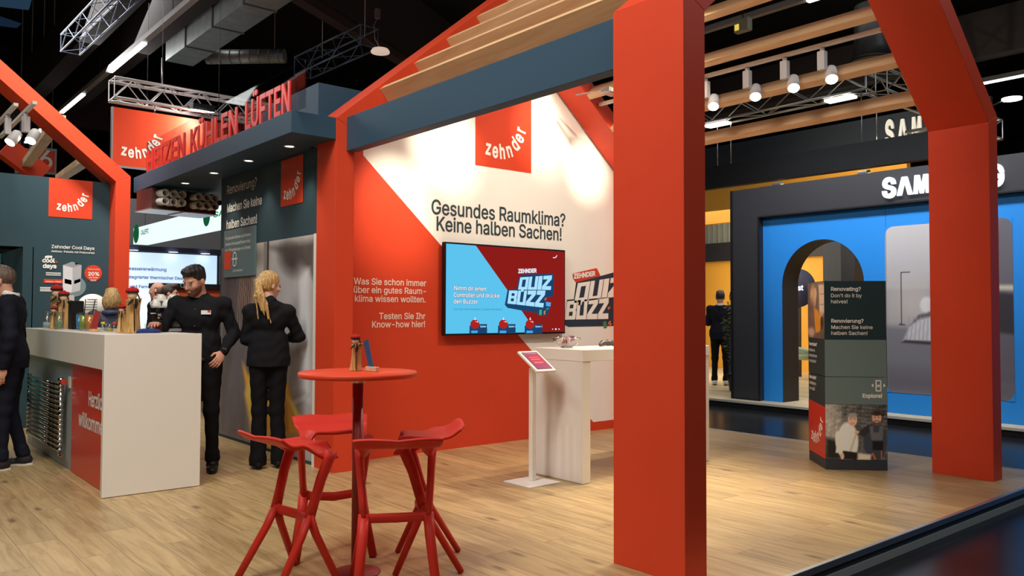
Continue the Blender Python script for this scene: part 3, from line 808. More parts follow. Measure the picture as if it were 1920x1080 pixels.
def cq(x, y): return at(x, y, Y=yc)
m = MB(); m.poly([V(2.014, yc, 2.495), V(2.49, yc, 2.495), V(2.49, yc, 2.962), V(2.014, yc, 2.962)]); m.build('logo_square', RED, wc, world=True)
m = MB(); wordmark(m, V(2.09, yc-.003, 2.58), (1, 0, 0), (0, 0, 1), .34); m.build('logo_lettering', WINK, wc, world=True)
m = MB()
for s_, x0, y0, x1, b in (('Zehnder Cool Days', 96.5, 465, 177, .012), ('Aktions-Pakete mit Preisvorteil', 96, 472.5, 177.5, .01), ('cool', 79, 491.5, 103, .04), ('days', 80, 502, 106, .04)):
    p = cq(x0, y0); put(m, s_, V(p.x, yc-.002, p.z), (1, 0, 0), (0, 0, 1), width=cq(x1, y0).x-p.x, bold=b)
for k in range(5):
    p = cq(86 if k < 2 else 75, (512.5, 516, 540, 543, 546)[k]); m.poly([p, p+V(.16 if k < 2 else .12, 0, 0), p+V(.16 if k < 2 else .12, 0, .012), p+V(0, 0, .012)])
# bear silhouette above the words
ppoly(m, [(84, 486), (84, 481), (86, 479.5), (91, 479), (97, 480), (98, 486), (96, 486), (95.5, 483.5), (91, 483.5), (90.5, 486), (88.5, 486), (88, 483.5), (86, 483.5), (86, 486)], yc, .002)
ppoly(m, [(94, 480), (97, 479), (98.5, 481), (97, 482.5)], yc, .0022)
m.build('offer_lettering', WINK, wc, world=True)
m = MB(); ppoly(m, [(82, 523), (118, 524), (118, 531.5), (82, 530.5)], yc, .001)
cc = cq(175, 512); m.poly([cc+V(.098*math.cos(t*PI/16), 0, .098*math.sin(t*PI/16)) for t in range(32)])
ppoly(m, [(104, 489.5), (107.5, 489.5), (107.5, 493), (104, 493)], yc, .001); m.build('offer_red_badge', RED, wc, world=True)
m = MB(); put(m, '20%', cq(165, 516.5)+V(0, -.003, 0), (1, 0, 0), (0, 0, 1), width=.125, bold=.03)
put(m, 'Preisvorteil', cq(165, 506)+V(0, -.003, 0), (1, 0, 0), (0, 0, 1), width=.13, bold=.0)
put(m, 'bis Ende', cq(167, 521.5)+V(0, -.003, 0), (1, 0, 0), (0, 0, 1), width=.10, bold=.01); put(m, '2025', cq(169.5, 527)+V(0, -.003, 0), (1, 0, 0), (0, 0, 1), width=.065, bold=.01)
put(m, 'Aktions-Paket', cq(85, 529)+V(0, -.003, 0), (1, 0, 0), (0, 0, 1), width=.17, bold=.01); m.build('badge_lettering', WINK, wc, world=True)
m = MB(); cc = cq(140, 537)+V(0, -.001, 0); m.poly([cc+V(.125*math.cos(t*PI/16), 0, .125*math.sin(t*PI/16)) for t in range(32)]); m.build('pale_disc', mat('mist_print', (120, 140, 144), .6), wc, world=True)
for col, pts in (((214, 214, 216), [(118, 497), (136, 502), (136, 526), (118, 522)]), ((176, 178, 182), [(136, 502), (153, 497), (152, 521), (136, 526)]), ((150, 152, 156), [(118, 497), (135, 490.5), (153, 497), (136, 502)]),
                 ((226, 226, 228), [(118, 522), (136, 526), (134, 549), (117, 545)]), ((190, 192, 196), [(136, 526), (152, 522), (150, 545), (134, 549)]), ((70, 74, 80), [(121, 522.5), (134, 525.5), (134, 534), (121, 531)]), ((70, 74, 80), [(139, 526), (151, 522.5), (151, 528), (139, 533)]),
                 ((48, 50, 56), [(140, 493.5), (145, 492), (147, 495), (142, 497)]), ((48, 50, 56), [(146, 492.5), (150, 493), (150.5, 496), (147, 496)])):
    m = MB(); ppoly(m, pts, yc, .002); m.build('appliance_print', mat('appliance_ink', col, .6), wc, world=True)
# niche with a lit display
yn = YC+1.6
tv2 = thing('display_screen', 'green display screen in the dark niche at the left edge', 'screen', (0.9, yn, 1.4))
MB().box(-2, 1.76, yn, yn+.1, 0, 2.12).build('niche_back', TEAL, tv2, world=True)
pa, pb = at(59, 478, Y=yn-.05), at(0, 735, Y=yn-.05)
SCRG = mat('green_screen', (40, 96, 92), .3, emit=(44, 98, 92), estr=.35)
MB().box(-.6, pa.x, yn-.04, yn, .5, pa.z).build('screen_panel', SCRG, tv2, world=True)
MB().box(pa.x, pa.x+.05, yn-.05, yn, .4, pa.z+.06).box(-.6, pa.x+.05, yn-.05, yn, pa.z, pa.z+.06).build('screen_frame', BLACK, tv2, world=True)
m = MB(); ys = yn-.044
for s_, x0, y0, x1 in (('Komfortlüftung', -28, 492, 31), ('02', 20, 526, 31), ('03', 42, 563, 54)):
    p = at(x0, y0, Y=ys); put(m, s_, p, (1, 0, 0), (0, 0, 1), width=at(x1, y0, Y=ys).x-p.x, bold=.012)
for (x0, y0, wd) in ((20, 533, .2), (20, 538, .17), (20, 543, .1), (44, 571, .1), (44, 577, .1)):
    p = at(x0, y0, Y=ys); m.poly([p, p+V(wd, 0, 0), p+V(wd, 0, .018), p+V(0, 0, .018)])
m.build('screen_lettering', WINK, tv2, world=True)

# ------------------------------------------------------------------ quiz screen on the wall
YT = 6.60
tv = thing('television', 'wide black framed quiz screen mounted on the white and red wall', 'television', (5.56, YT, 1.6))
c4 = [at(x, y, Y=YT) for x, y in ((830.5, 628.5), (1057.5, 626.5), (1062, 469.5), (836.5, 453))]
tx0, tx1 = (c4[0].x+c4[3].x)/2, (c4[1].x+c4[2].x)/2; tz0, tz1 = (c4[0].z+c4[1].z)/2, (c4[2].z+c4[3].z)/2
MB().box(tx0, tx1, YT, YT+.05, tz0, tz1).build('housing', BLACK, tv, bevel=.004, world=True)
MB().box(tx0+.25, tx1-.25, YT+.05, YB-.008, tz0+.2, tz1-.2).build('wall_bracket', BLACKM, tv, world=True)
def tp(x, y): return (810+x/4.697, 440+y/4.697)
sb = emis('screen_light_blue', (92, 196, 238), 1.0); sr = emis('screen_dark_red', (140, 28, 24), 1.0); sn = emis('screen_navy', (28, 66, 108), 1.0); sw = emis('screen_pale_blue', (166, 222, 250), 1.05)
swh = emis('screen_white', (235, 240, 250), 1.0); srd = emis('screen_red', (176, 34, 30), 1.0); sg_ = emis('screen_green', (70, 170, 120), 1.0); so = emis('screen_orange', (210, 130, 70), 1.0)
scr = MB(); scr.poly([V(tx0+.016, YT-.001, tz0+.02), V(tx1-.014, YT-.001, tz0+.02), V(tx1-.014, YT-.001, tz1-.018), V(tx0+.016, YT-.001, tz1-.018)])
scr = scr.build('screen', sb, tv, world=True)
def tvp(name, polys, m, lift):
    mb = MB()
    for p in polys: ppoly(mb, [tp(*q) for q in p], YT-.001, lift)
    return mb.build(name, m, scr, world=True)
def circ(cx, cy, r, n=20, ry=None): return [(cx+r*math.cos(2*PI*k/n), cy+(ry or r)*math.sin(2*PI*k/n)) for k in range(n)]
mb = MB(); mb.poly([V(at(*tp(q_[0], q_[1]), Y=YT).x, YT-.002, z_ if z_ else at(*tp(q_[0], q_[1]), Y=YT).z) for q_, z_ in (((665, 492), 0), ((845, 752), 0), ((930, 872), tz0+.02))]+[V(tx1-.014, YT-.002, tz0+.02), V(tx1-.014, YT-.002, tz1-.018), V(at(*tp(385, 94), Y=YT).x, YT-.002, tz1-.018)]); mb.build('red_ground', sr, scr, world=True)
tvp('emblem_ground', [[(640, 618), (665, 485), (745, 478), (765, 378), (790, 352), (1060, 343), (1074, 356), (1068, 530), (1060, 545), (1010, 550), (1000, 600), (1040, 600), (1040, 640), (1010, 720), (930, 705), (930, 690), (790, 668), (665, 645)]], sn, .002)
mb = MB(); blockword(mb, 'QUIZ', tp(775, 376), tp(1056, 358), tp(1045, 487), tp(756, 484), YT-.001, .003); blockword(mb, 'BUZZ', tp(678, 492), tp(998, 492), tp(978, 642), tp(662, 606), YT-.001, .003)
mb.build('emblem_lettering', sw, scr, world=True)
mb = MB(); p = at(*tp(757, 338), Y=YT); q = at(*tp(920, 326), Y=YT); put(mb, 'ZEHNDER', V(p.x, YT-.004, p.z), (1, 0, .06), (0, 0, 1), width=q.x-p.x, bold=.04); mb.build('emblem_small_lettering', swh, scr, world=True)
mb = MB()
for s_, x0, y0, x1 in (('Nimm dir einen', 195, 488, 473), ('Controller und drücke', 190, 548, 590), ('den Buzzer', 190, 605, 400)):
    p = at(*tp(x0, y0), Y=YT); q = at(*tp(x1, y0), Y=YT); put(mb, s_, V(p.x, YT-.002, p.z), (1, 0, 0), (0, 0, 1), width=q.x-p.x, bold=.05)
mb.build('prompt_outline', sn, scr, world=True)
mb = MB()
for s_, x0, y0, x1 in (('Nimm dir einen', 195, 488, 473), ('Controller und drücke', 190, 548, 590), ('den Buzzer', 190, 605, 400)):
    p = at(*tp(x0, y0), Y=YT); q = at(*tp(x1, y0), Y=YT); put(mb, s_, V(p.x, YT-.003, p.z), (1, 0, 0), (0, 0, 1), width=q.x-p.x, bold=.018)
mb.build('prompt_lettering', swh, scr, world=True)
mb = MB(); p = at(*tp(187, 664), Y=YT); q = at(*tp(618, 664), Y=YT); put(mb, 'Zum Start sind mindestens 2 Spieler erforderlich', V(p.x, YT-.002, p.z), (1, 0, 0), (0, 0, 1), width=q.x-p.x, bold=0); mb.build('hint_lettering', emis('screen_grey', (60, 120, 160), 1), scr, world=True)
bz = ((376, 1), (627, 2), (862, 3))
for cx, n_ in bz:
    w_ = 1-.02*n_
    tvp('buzzer_body', [[(cx-48, 872), (cx-46, 805), (cx-30, 788), (cx+108, 788), (cx+108, 870)]], sn, .002)
    tvp('buzzer_button', [circ(cx, 788, 40)], srd, .003)
    tvp('buzzer_slot', [[(cx-32, 845), (cx+26, 845), (cx+24, 866), (cx-32, 867)]], emis('screen_sky', (70, 170, 235), 1), .003)
    tvp('buzzer_arrow', [[(cx-2, 728), (cx+4, 728), (cx+4, 742), (cx+11, 742), (cx+1, 753), (cx-9, 742), (cx-2, 742)], circ(cx+22, 768, 6, 8), circ(cx+8, 765, 4, 8)], swh, .004)
    mb = MB(); p = at(*tp(cx+46, 816), Y=YT); put(mb, 'Spieler %d' % n_, V(p.x, YT-.004, p.z), (1, 0, 0), (0, 0, 1), width=.10, bold=.02); mb.build('buzzer_lettering', sw, scr, world=True)
tvp('green_chip', [[(944, 662), (966, 660), (964, 708), (942, 708)], [(1003, 648), (1020, 650), (1018, 640), (1034, 655), (1018, 652), (1012, 668)]], sg_, .003)
tvp('blue_chip', [[(1002, 592), (1046, 598), (1040, 634), (1002, 628)]], emis('screen_chip_blue', (80, 170, 240), 1), .003)
tvp('orange_bolts', [[(990, 560), (1010, 556), (1000, 570), (1006, 572), (988, 580), (994, 568)], [(984, 672), (1002, 668), (994, 690), (1000, 692), (982, 712), (986, 694), (980, 692)]], so, .003)
tvp('curved_mark', [[(1062, 205), (1080, 208), (1096, 198), (1102, 180), (1096, 180), (1090, 193), (1078, 200), (1063, 199)], circ(1061, 832, 5, 8), circ(1089, 832, 8, 10), circ(1117, 832, 6, 8)], swh, .003)

# ------------------------------------------------------------------ quiz table with bowl and controller
qt = thing('quiz_table', 'white slab-sided high table in front of the quiz screen', 'table', (5.45, 4.91, 0))
MB().box(4.63, 6.28, 4.63, 5.20, .974, 1.067).build('tabletop', WHITE, qt, bevel=.003, world=True)
def wavy(u, v):
    I = Img(u, v, (232, 226, 220), .55)
    I.ell((206, 190, 186), .45, .72, .22, .13, .6, -.5, .55); I.ell((196, 178, 176), .52, .66, .08, .1, .8, -.3, .6); I.ell((214, 200, 196), .75, .7, .22, .05, .8, -.6, .6)
    I.ell((216, 202, 198), .45, .5, .05, .14, .8, -.2, .7)
    for k in range(9): I.line((222, 212, 206) if k % 2 else (240, 235, 230), [(.15+.09*k, .02), (.18+.085*k, .45)], .012, .5)
    return I.c
MB().box(4.632, 4.72, 4.635, 5.195, .004, .973).build('side_panel', WHITE, qt, bevel=.002, world=True)
picture('side_print', picmat('side_print', .4), qt, (4.6305, 5.185, .012), (4.6305, 4.645, .012), (4.6305, 4.645, .968), (4.6305, 5.185, .968), 40, 60, wavy)
MB().box(6.19, 6.278, 4.635, 5.195, .004, .973).build('side_panel', WHITE, qt, bevel=.002, world=True)
MB().box(4.64, 4.71, 4.66, 5.17, 0, .004).box(6.2, 6.27, 4.66, 5.17, 0, .004).build('glides', BLACK, qt, world=True)
# wire bowl
bp_ = at(1062.5, 650, Z=1.068); bp_ = at(1062.5, 651.5, Y=5.02); bp_.z = 1.068
bw = thing('wire_bowl', 'silver wire fruit bowl on the white quiz table', 'bowl', bp_)
MB().lathe([(.05, 0), (.052, .008), (.045, .014), (.0, .016)], n=20).build('foot', CHROME, bw)
m = MB()
for k in range(44):
    a = 2*PI*k/44; pts = []
    for t in range(6):
        s_ = t/5; r = .048+(.118-.048)*math.sin(s_*PI/2); z = .012+.072*(1-math.cos(s_*PI/2))
        pts.append((r*math.cos(a), r*math.sin(a), z))
    m.tube(pts, .0017, 5, caps=False)
m.build('wires', CHROME, bw)
m = MB(); m.tube([(.119*math.cos(2*PI*k/32), .119*math.sin(2*PI*k/32), .085) for k in range(33)], .003, 6, caps=False); m.build('rim', CHROME, bw)
random.seed(3)
for k in range(9):
    a = k*2.4; r = .025+.055*((k*37) % 10)/10
    o = MB().obox((0, 0, 0), (.022, 0, 0), (0, .013, 0), (0, 0, .007)).build('wrapped_sweet', mat('sweet_wrapper', [(150, 40, 60), (220, 200, 190), (120, 60, 90)][k % 3], .3), bevel=.005)
    o.location = (bp_.x+r*math.cos(a), bp_.y+r*math.sin(a), 1.068+.055+.012*(k % 3)); o.rotation_euler = (.2*k, .3*k, a)
    tag(o, 'small wrapped sweet in the silver wire bowl', 'sweet', 'wrapped sweets in the wire bowl')
cpos = at(1141, 646, Y=4.98); cpos.z = 1.068
gc = thing('game_controller', 'dark grey hand controller lying on the white quiz table', 'controller', cpos, -.5)
S = SDF((-.12, -.08, -.002), (.12, .08, .07), .004); S.chain([(-.085, -.03, .018), (-.05, .012, .03), (0, .02, .032), (.05, .012, .03), (.085, -.03, .018)], [.016, .022, .022, .022, .016], .02)
S.build('shell', mat('controller_grey', (70, 66, 62), .4), gc); MB().lathe([(.012, 0), (.012, .012), (.0, .014)], (0, .02, .05), 14).build('button', RED, gc)
m = MB(); m.tube([(.0, .035, .03), (.02, .10, .012), (.06, .14, .006)], .004, 6); m.build('cable', BLACK, gc)

# ------------------------------------------------------------------ tablet stand
ks = thing('tablet_stand', 'white tablet stand on a square foot plate beside the quiz table', 'tablet stand', (4.38, 4.95, 0))
MB().box(-.165, .165, -.155, .165, 0, .010).build('foot_plate', WHITE, ks, bevel=.002)
px_ = 4.40-4.38; py_ = 4.975-4.95
MB().box(px_-.022, px_+.022, py_-.022, py_+.022, .01, .915).build('pole', WHITE, ks, bevel=.004)
tc_ = Vector((4.402-4.38, 4.93-4.95, .969)); ax = Vector((0, -math.cos(.56), -math.sin(.56))); ay = Vector((1, 0, 0)); an = Vector((0, -math.sin(.56), math.cos(.56)))
hs = MB().obox(tc_, ax*.140, ay*.105, an*.010).build('tablet_housing', WHITE, ks, bevel=.006)
def tabs(u, v):
    I = Img(u, v, (120, 62, 96), 1.2); I.grad((150, 70, 84), 0, 0, 1, 1)
    I.pol((150, 120, 150), [(.05, .93), (.95, .93), (.95, .97), (.05, .97)]); I.pol((160, 52, 70), [(.12, .25), (.88, .25), (.88, .8), (.12, .8)], .01)
    for k in range(4): I.pol((190, 120, 130), [(.2, .35+.11*k), (.8, .35+.11*k), (.8, .38+.11*k), (.2, .38+.11*k)])
    return I.c
o_ = tc_+an*.0105; q = [o_+ax*.112-ay*.078, o_+ax*.112+ay*.078, o_-ax*.112+ay*.078, o_-ax*.112-ay*.078]
ks_w = [Vector((4.38, 4.95, 0))+p for p in q]
MB().obox(tc_+an*.0098, ax*.118, ay*.084, an*.0004).build('bezel', BLACK, ks)
picture('tablet_screen', picmat('tablet_screen', .2, emit=.75), ks, *ks_w, 24, 24, tabs)

# ------------------------------------------------------------------ bar table and four stools
TCX, TCY = 2.16, 3.83
bt = thing('bar_table', 'round red high table on a single post among four red stools', 'table', (TCX, TCY, 0))
MB().lathe([(0, 1.022), (.30, 1.022), (.308, 1.026), (.31, 1.034), (.31, 1.043), (.306, 1.049), (0, 1.050)], n=64).build('tabletop', RED, bt)
MB().lathe([(.036, .990), (.036, 1.021)], n=24).build('steel_collar', ALU, bt)
MB().lathe([(.028, .02), (.028, .990)], n=20).build('post', mat('dark_red_steel', (150, 36, 30), .35), bt)
MB().lathe([(.125, 0), (.125, .006), (.115, .010), (.03, .02)], n=40).build('base_plate', mat('dark_red_plate', (140, 34, 28), .4), bt)
STM = mat('stool_red', (198, 46, 34), .48, spec=.3)
def seat_mesh():
    nx, ny = 26, 36; P = []; F = []
    def sst(a, b, x): t = max(0, min(1, (x-a)/(b-a))); return t*t*(3-2*t)
    for i in range(nx+1):
        for j in range(ny+1):
            t = i/nx; s_ = j/ny*2-1
            back = -.185+.035*s_*s_; front = .165+.055*abs(s_)**2.2
            x = back+(front-back)*t; y = s_*(.205-.018*sst(.0, 1, t)+.028*(1-t)**2)
            z = .752+.060*(1-sst(-.19, -.045, x))**1.6*(0.75+.35*abs(s_)) - .016*(1-s_*s_)*sst(-.1, .05, x)*(1-sst(.08, .2, x))
            f = sst(.60, 1.0, abs(s_))*sst(-.03, .16, x); z -= .085*f
            z -= .018*sst(.11, .2, x)*(1-abs(s_))
            P.append((x, y, z))
    def id_(i, j): return i*(ny+1)+j
    for i in range(nx):
        for j in range(ny): F.append((id_(i, j), id_(i+1, j), id_(i+1, j+1), id_(i, j+1)))
    return P, F
P_, F_ = seat_mesh()
def make_stool():
    r = thing('bar_stool', 'x', 'stool', (0, 0, 0), 0, 'red moulded stools around the bar table')
    m = MB(); m.add(P_, F_, True); o = m.build('seat', STM, r)
    so_ = o.modifiers.new('thick', 'SOLIDIFY'); so_.thickness = .016; so_.offset = -1
    for sd in (-1, 1):
        up = MB(); up.tube([(.165, .198*sd, .70), (.150, .198*sd, .655), (.110, .190*sd, .56), (.075, .180*sd, .44), (.05, .172*sd, .36)], [.034, .027, .025, .024, .027], 12, flat=(.85, 1.2))
        up.build('upright', STM, r)
        MB().tube([(.05, .172*sd, .375), (.085, .182*sd, .27), (.205, .225*sd, .004)], [.026, .024, .021], 12, flat=(1.15, .85)).build('leg', STM, r)
        MB().tube([(.05, .172*sd, .375), (.00, .178*sd, .27), (-.165, .205*sd, .004)], [.026, .024, .021], 12, flat=(1.15, .85)).build('leg', STM, r)
    MB().tube([(.05, .172, .36), (.06, .13, .352), (.085, .0, .345), (.06, -.13, .352), (.05, -.172, .36)], [.025, .021, .022, .021, .025], 10, flat=(.8, 1.2)).build('footrest', STM, r)
    return r
st0 = make_stool()
stools = ((1.80, 3.93, .10, 'red moulded stool left of the bar table, its raised lip pointing left'),
          (2.19, 3.49, 1.05, 'red moulded stool in front of the bar table, its thin back edge facing the viewer'),
          (2.24, 4.26, -1.95, 'red moulded stool behind the bar table with its arched front showing'),
          (2.56, 3.72, 2.55, 'red moulded stool right of the bar table, its lip turned up on the right'))
for i, (x, y, rz, lb) in enumerate(stools):
    o = st0 if i == 0 else copy_tree(st0)
    o.location = (x, y, 0); o.rotation_euler = (0, 0, rz); o.scale = (.93, .93, .945); o['label'] = lb

# wooden dolls with red pom-pom hats
LIMB = woodmat('split_log', (222, 178, 112), (150, 96, 46), 'Z', rough=.6, planks=False, knots=False, gscale=3)
BARK = mat('dark_bark', (70, 44, 24), .8, var=.4, vscale=30)
SKINW = mat('pale_wood_ball', (232, 206, 172), .6); WOOL = mat('red_wool', (196, 28, 34), .9, bump=.6, bscale=300); BLKC = mat('black_cloth', (24, 22, 24), .85)
def doll(loc, h, label, rz=0, ribbon=True, group='wooden hat dolls'):
    d = thing('wooden_doll', label, 'figurine', loc, rz, group)
    hb = h*.70; w = h*.15; m = MB()
    pr = [(-1, -.75), (.1, -1), (1, -.6), (.9, .5), (.2, 1), (-.8, .7)]
    lv = [(0, 1.12), (.25, .95), (.55, .84), (.8, .86), (1, 1.02)]; vs = []; fs = []
    for (t, k) in lv:
        for (a, b) in pr: vs.append((a*w*k+.008*t, b*w*.8*k, hb*t+(.02*h*a if t == 1 else 0)))
    n = len(pr)
    for i in range(len(lv)-1):
        for j in range(n): fs.append((i*n+j, i*n+(j+1) % n, (i+1)*n+(j+1) % n, (i+1)*n+j))
    m.add(vs, fs); m.add(vs[:n], [tuple(range(n-1, -1, -1))]); m.add(vs[-n:], [tuple(range(n))])
    m.build('log_body', LIMB, d, bevel=.003)
    m = MB(); m.tube([(-w*.15, -w*.83, hb*.05), (-w*.1, -w*.72, hb*.5), (-w*.2, -w*.74, hb*.85)], [w*.16, w*.2, w*.12], 6, flat=(1, .35)); m.build('bark_strip', BARK, d)
    m = MB(); m.ball((0, 0, hb+h*.075), h*.095, 16); m.build('head', SKINW, d)
    m = MB(); m.lathe([(h*.10, 0), (h*.125, .0), (h*.125, .012*h/.35), (0, .02*h/.35)], (0, 0, hb+h*.125), 20); hat = m.build('hat_brim', BLKC, d)
    m = MB()
    for k in range(9):
        a = 2*PI*k/8; r = h*.075 if k < 8 else 0
        m.ball((r*math.cos(a), r*math.sin(a), hb+h*.17+(h*.035 if k == 8 else 0)), h*.058, 8)
    m.build('pompoms', WOOL, hat)
    if ribbon:
        m = MB(); m.tube([(w*.5, -w*.3, hb+h*.12), (w*.75, -w*.5, hb+h*.02), (w*.6, -w*.75, hb-h*.06)], h*.014, 6); m.tube([(-w*.4, -w*.75, hb-h*.01), (-w*.8, -w*.95, hb-h*.07), (-w*1.15, -w*.8, hb-h*.13)], [h*.03, h*.04, h*.012], 6, flat=(1, .4)); m.tube([(0, -w*.8, hb), (w*.05, -w*.95, hb-h*.1), (0, -w*.85, hb-h*.2)], [h*.05, h*.06, h*.02], 6, flat=(1, .35))
        m.build('black_ribbon', BLKC, d)
    return d
dl_ = at(666, 693, Y=3.87); dl_.z = 1.051
doll(dl_, .205, 'wooden doll with red hat and black scarf on the round red bar table', -.2)
ts = at(698, 693, Y=3.78); ts.z = 1.051
tn = thing('table_card', 'slim blue card leaning in a wooden block on the red bar table', 'table card', ts, -1.45)
MB().box(-.045, .045, -.013, .013, 0, .024).build('wooden_block', woodmat('beech', (222, 196, 160), (196, 164, 124), 'Y', planks=False, knots=False, gscale=4), tn, bevel=.002)
def cardp(u, v):
    I = Img(u, v, (52, 92, 140), .2); I.grad((34, 40, 70), 0, .6, 0, 0)
    I.pol((190, 205, 225), [(.3, .82), (.6, .84), (.45, .9)], .01)
    for k in range(6): I.pol((96, 120, 160), [(.35, .25+.07*k), (.6, .25+.07*k), (.6, .28+.07*k), (.35, .28+.07*k)])
    return I.c
cx_ = -.022; tl_ = Vector((-.05, 0, .15))
MB().obox(Vector((-.008, 0, .012))+tl_/2, (.021, 0, .005), (0, .0012, 0), tl_/2).build('card', mat('blue_card', (52, 84, 130), .5), tn)

# ------------------------------------------------------------------ counter
ct = thing('reception_counter', 'long white reception counter with a red welcome panel', 'counter', (1.9, 8.1, 0))
MB().box(1.58, 2.28, 6.55, 9.82, .93, 1.19).build('apron', WHITE, ct, bevel=.002, world=True)
MB().box(1.57, 2.275, 6.50, 6.549, .004, 1.192).build('end_panel', WHITE, ct, bevel=.002, world=True)
MB().box(1.64, 2.2, 7.78, 9.76, .004, .929).build('grey_front', GREYP, ct, world=True)
rp = MB().box(1.632, 2.2, 6.55, 7.78, .004, .929).build('red_front', REDG, ct, world=True)
m = MB(); xx = 1.629
p = at(166, 760, X=xx); w1 = (p.y-at(191, 760, X=xx).y)/.84; put(m, 'Herzlich', V(xx, p.y, p.z), (0, -1, 0), (0, 0, 1), width=w1, size=.22, bold=.02)
p = at(147, 796, X=xx); w1 = (p.y-at(191, 796, X=xx).y)/.87; put(m, 'willkommen', V(xx, p.y, p.z), (0, -1, 0), (0, 0, 1), width=w1, size=.22, bold=.02); m.build('welcome_lettering', WINK, rp, world=True)
MB().box(1.66, 2.15, 6.6, 9.7, 0, .004).build('plinth', BLACK, ct, world=True)
sw_ = MB().box(1.629, 1.64, 7.86, 7.93, .70, .80).build('switch_plate', WHITE, ct, bevel=.002, world=True)
rd = thing('radiator', 'chrome tube radiator mounted on the grey front of the counter', 'radiator', (1.58, 8.6, .42))
for y in (7.98, 9.40):
    m = MB(); m.tube([(1.585, y, .14), (1.585, y, .74)], .020, 12); m.build('header_pipe', CHROME, rd, world=True)
for k in range(14):
    z = .165+k*.0425
    m = MB(); m.tube([(1.572, 7.99, z), (1.572, 9.39, z)], .0135, 10); m.build('tube', CHROME, rd, world=True)
    m = MB(); m.lathe([(.024, -.011), (.027, 0), (.024, .011)], (1.585, 7.98, z), 12); m.build('collar', CHROME, rd, world=True)
m = MB(); m.tube([(1.585, 7.98, .76), (1.585, 7.90, .76)], .018, 10); m.ball((1.585, 7.98, .765), .028, 10); v_ = m.build('valve', CHROME, rd, world=True)
m = MB(); m.tube([(1.585, 7.90, .755), (1.585, 7.865, .755)], .022, 12); m.build('valve_cap', REDG, v_, world=True)
m = MB(); m.tube([(1.585, 8.0, .12), (1.585, 7.88, .12)], .014, 10); m.build('return_pipe', CHROME, rd, world=True)
for y in (8.3, 9.1):
    MB().box(1.585, 1.64, y-.012, y+.012, .68, .70).build('wall_bracket', CHROME, rd, world=True)

# ------------------------------------------------------------------ things on the counter
ZC = 1.1925
def on_counter(px, Y, X=None):
    d = ray(px, 618); return Vector((d.x/d.y*Y, Y, ZC))
doll(on_counter(105, 9.5), .47, 'tall wooden doll with a red hat at the far left end of the counter', .2, group='hat dolls on the counter')
doll(on_counter(118.5, 9.25), .40, 'second wooden doll with a red hat, right of the tallest at the counter end', -.2, group='hat dolls on the counter')
doll(on_counter(100, 8.9), .235, 'small wooden doll in front of the two tall ones at the far counter end', .1, group='hat dolls on the counter')
doll(on_counter(247, 6.88), .385, 'tall wooden doll with a red hat near the right end of the white counter', .3, group='hat dolls on the counter')
doll(on_counter(228, 7.05), .24, 'small wooden doll with a red hat leaning beside the tall one near the barman', -.3, group='hat dolls on the counter')
TUM = glassmat('tumbler_glass', (240, 244, 244), .07)
def drink(pos, h, r, label, fill=None, fh=.7, leaves=False, straw=False, ice=False, n=18):
    g = thing('drinking_glass', label, 'glass', pos, 0, 'drinks on the counter')
    MB().lathe([(r*.85, 0), (r*.9, .004), (r, h), (r*.95, h), (r*.84, .012), (0, .012)], n=n).build('tumbler', TUM, g)
    if fill: MB().lathe([(0, .013), (r*.82, .013), (r*(.84+.1*fh), h*fh), (0, h*fh)], n=n).build('drink', mat('drink', fill, .15, spec=.5), g)
    if leaves:
        m = MB(); random.seed(int(h*1000))
        for k in range(14):
            a = random.random()*6.28; rr = r*.75*random.random()**.5; z = h*(.2+.75*random.random()); s_ = r*.35
            d = Vector((math.cos(a), math.sin(a), random.uniform(-.3, .9))).normalized()*s_; e = d.cross(Vector((0, 0, 1))).normalized()*s_*.5
            c = Vector((rr*math.cos(a*2), rr*math.sin(a*2), z)); m.add([c-d, c+e, c+d, c-e], [(0, 1, 2, 3)])
        m.build('mint_leaves', mat('mint_green', (96, 140, 52), .6), g)
    if straw: MB().tube([(0, 0, h*.2), (r*.7*straw, 0, h*1.75)], .0045, 8).build('straw', BLACK, g)
    if ice:
        m = MB(); m.obox((r*.1, 0, h*.2), (.014, .004, 0), (-.004, .014, 0), (0, 0, .014)); m.obox((-r*.3, .01, h*.32), (.012, .006, .002), (-.006, .012, 0), (0, 0, .013)); m.build('ice_cubes', mat('ice', (220, 226, 230), .1, trans=.6), g)
    return g
drink(on_counter(88, 9.2), .17, .042, 'clear glass of water at the far left end of the counter', (190, 200, 205), .35, ice=True)
drink(on_counter(111, 8.7), .165, .043, 'short glass filled with mint leaves and ice beside the dolls', (150, 160, 120), .5, leaves=True, ice=True)
drink(on_counter(149, 8.3), .155, .032, 'blue drink half hidden by the green one on the counter', (40, 140, 200), .9)
drink(on_counter(156, 8.0), .16, .036, 'green mint cocktail with leaves on top in the middle of the counter', (160, 170, 50), .85, leaves=True, straw=.6)
drink(on_counter(168, 7.85), .155, .038, 'orange cocktail with a black straw on the counter', (240, 140, 30), .9, straw=1.5)
bh = thing('straw_holder', 'tall black box holder standing behind the blue drink on the counter', 'box', on_counter(142, 8.75), .1)
MB().box(-.055, .055, -.05, .05, 0, .27).build('box', BLACK, bh, bevel=.003); MB().box(-.06, .03, -.075, -.052, 0, .13).build('front_tray', BLACKM, bh, bevel=.003)
m = MB()
for k in range(10): m.tube([(-.045+.01*k, .005*(k % 3), .24), (-.05+.011*k, .006*(k % 3), .275)], .004, 6)
m.build('straws', BLACKM, bh)
mc = thing('menu_card', 'red leaning menu card in a wooden foot on the counter', 'menu card', on_counter(177, 7.6), -.3)
MB().box(-.04, .04, -.015, .015, 0, .022).build('wooden_foot', LIMB, mc, bevel=.002)
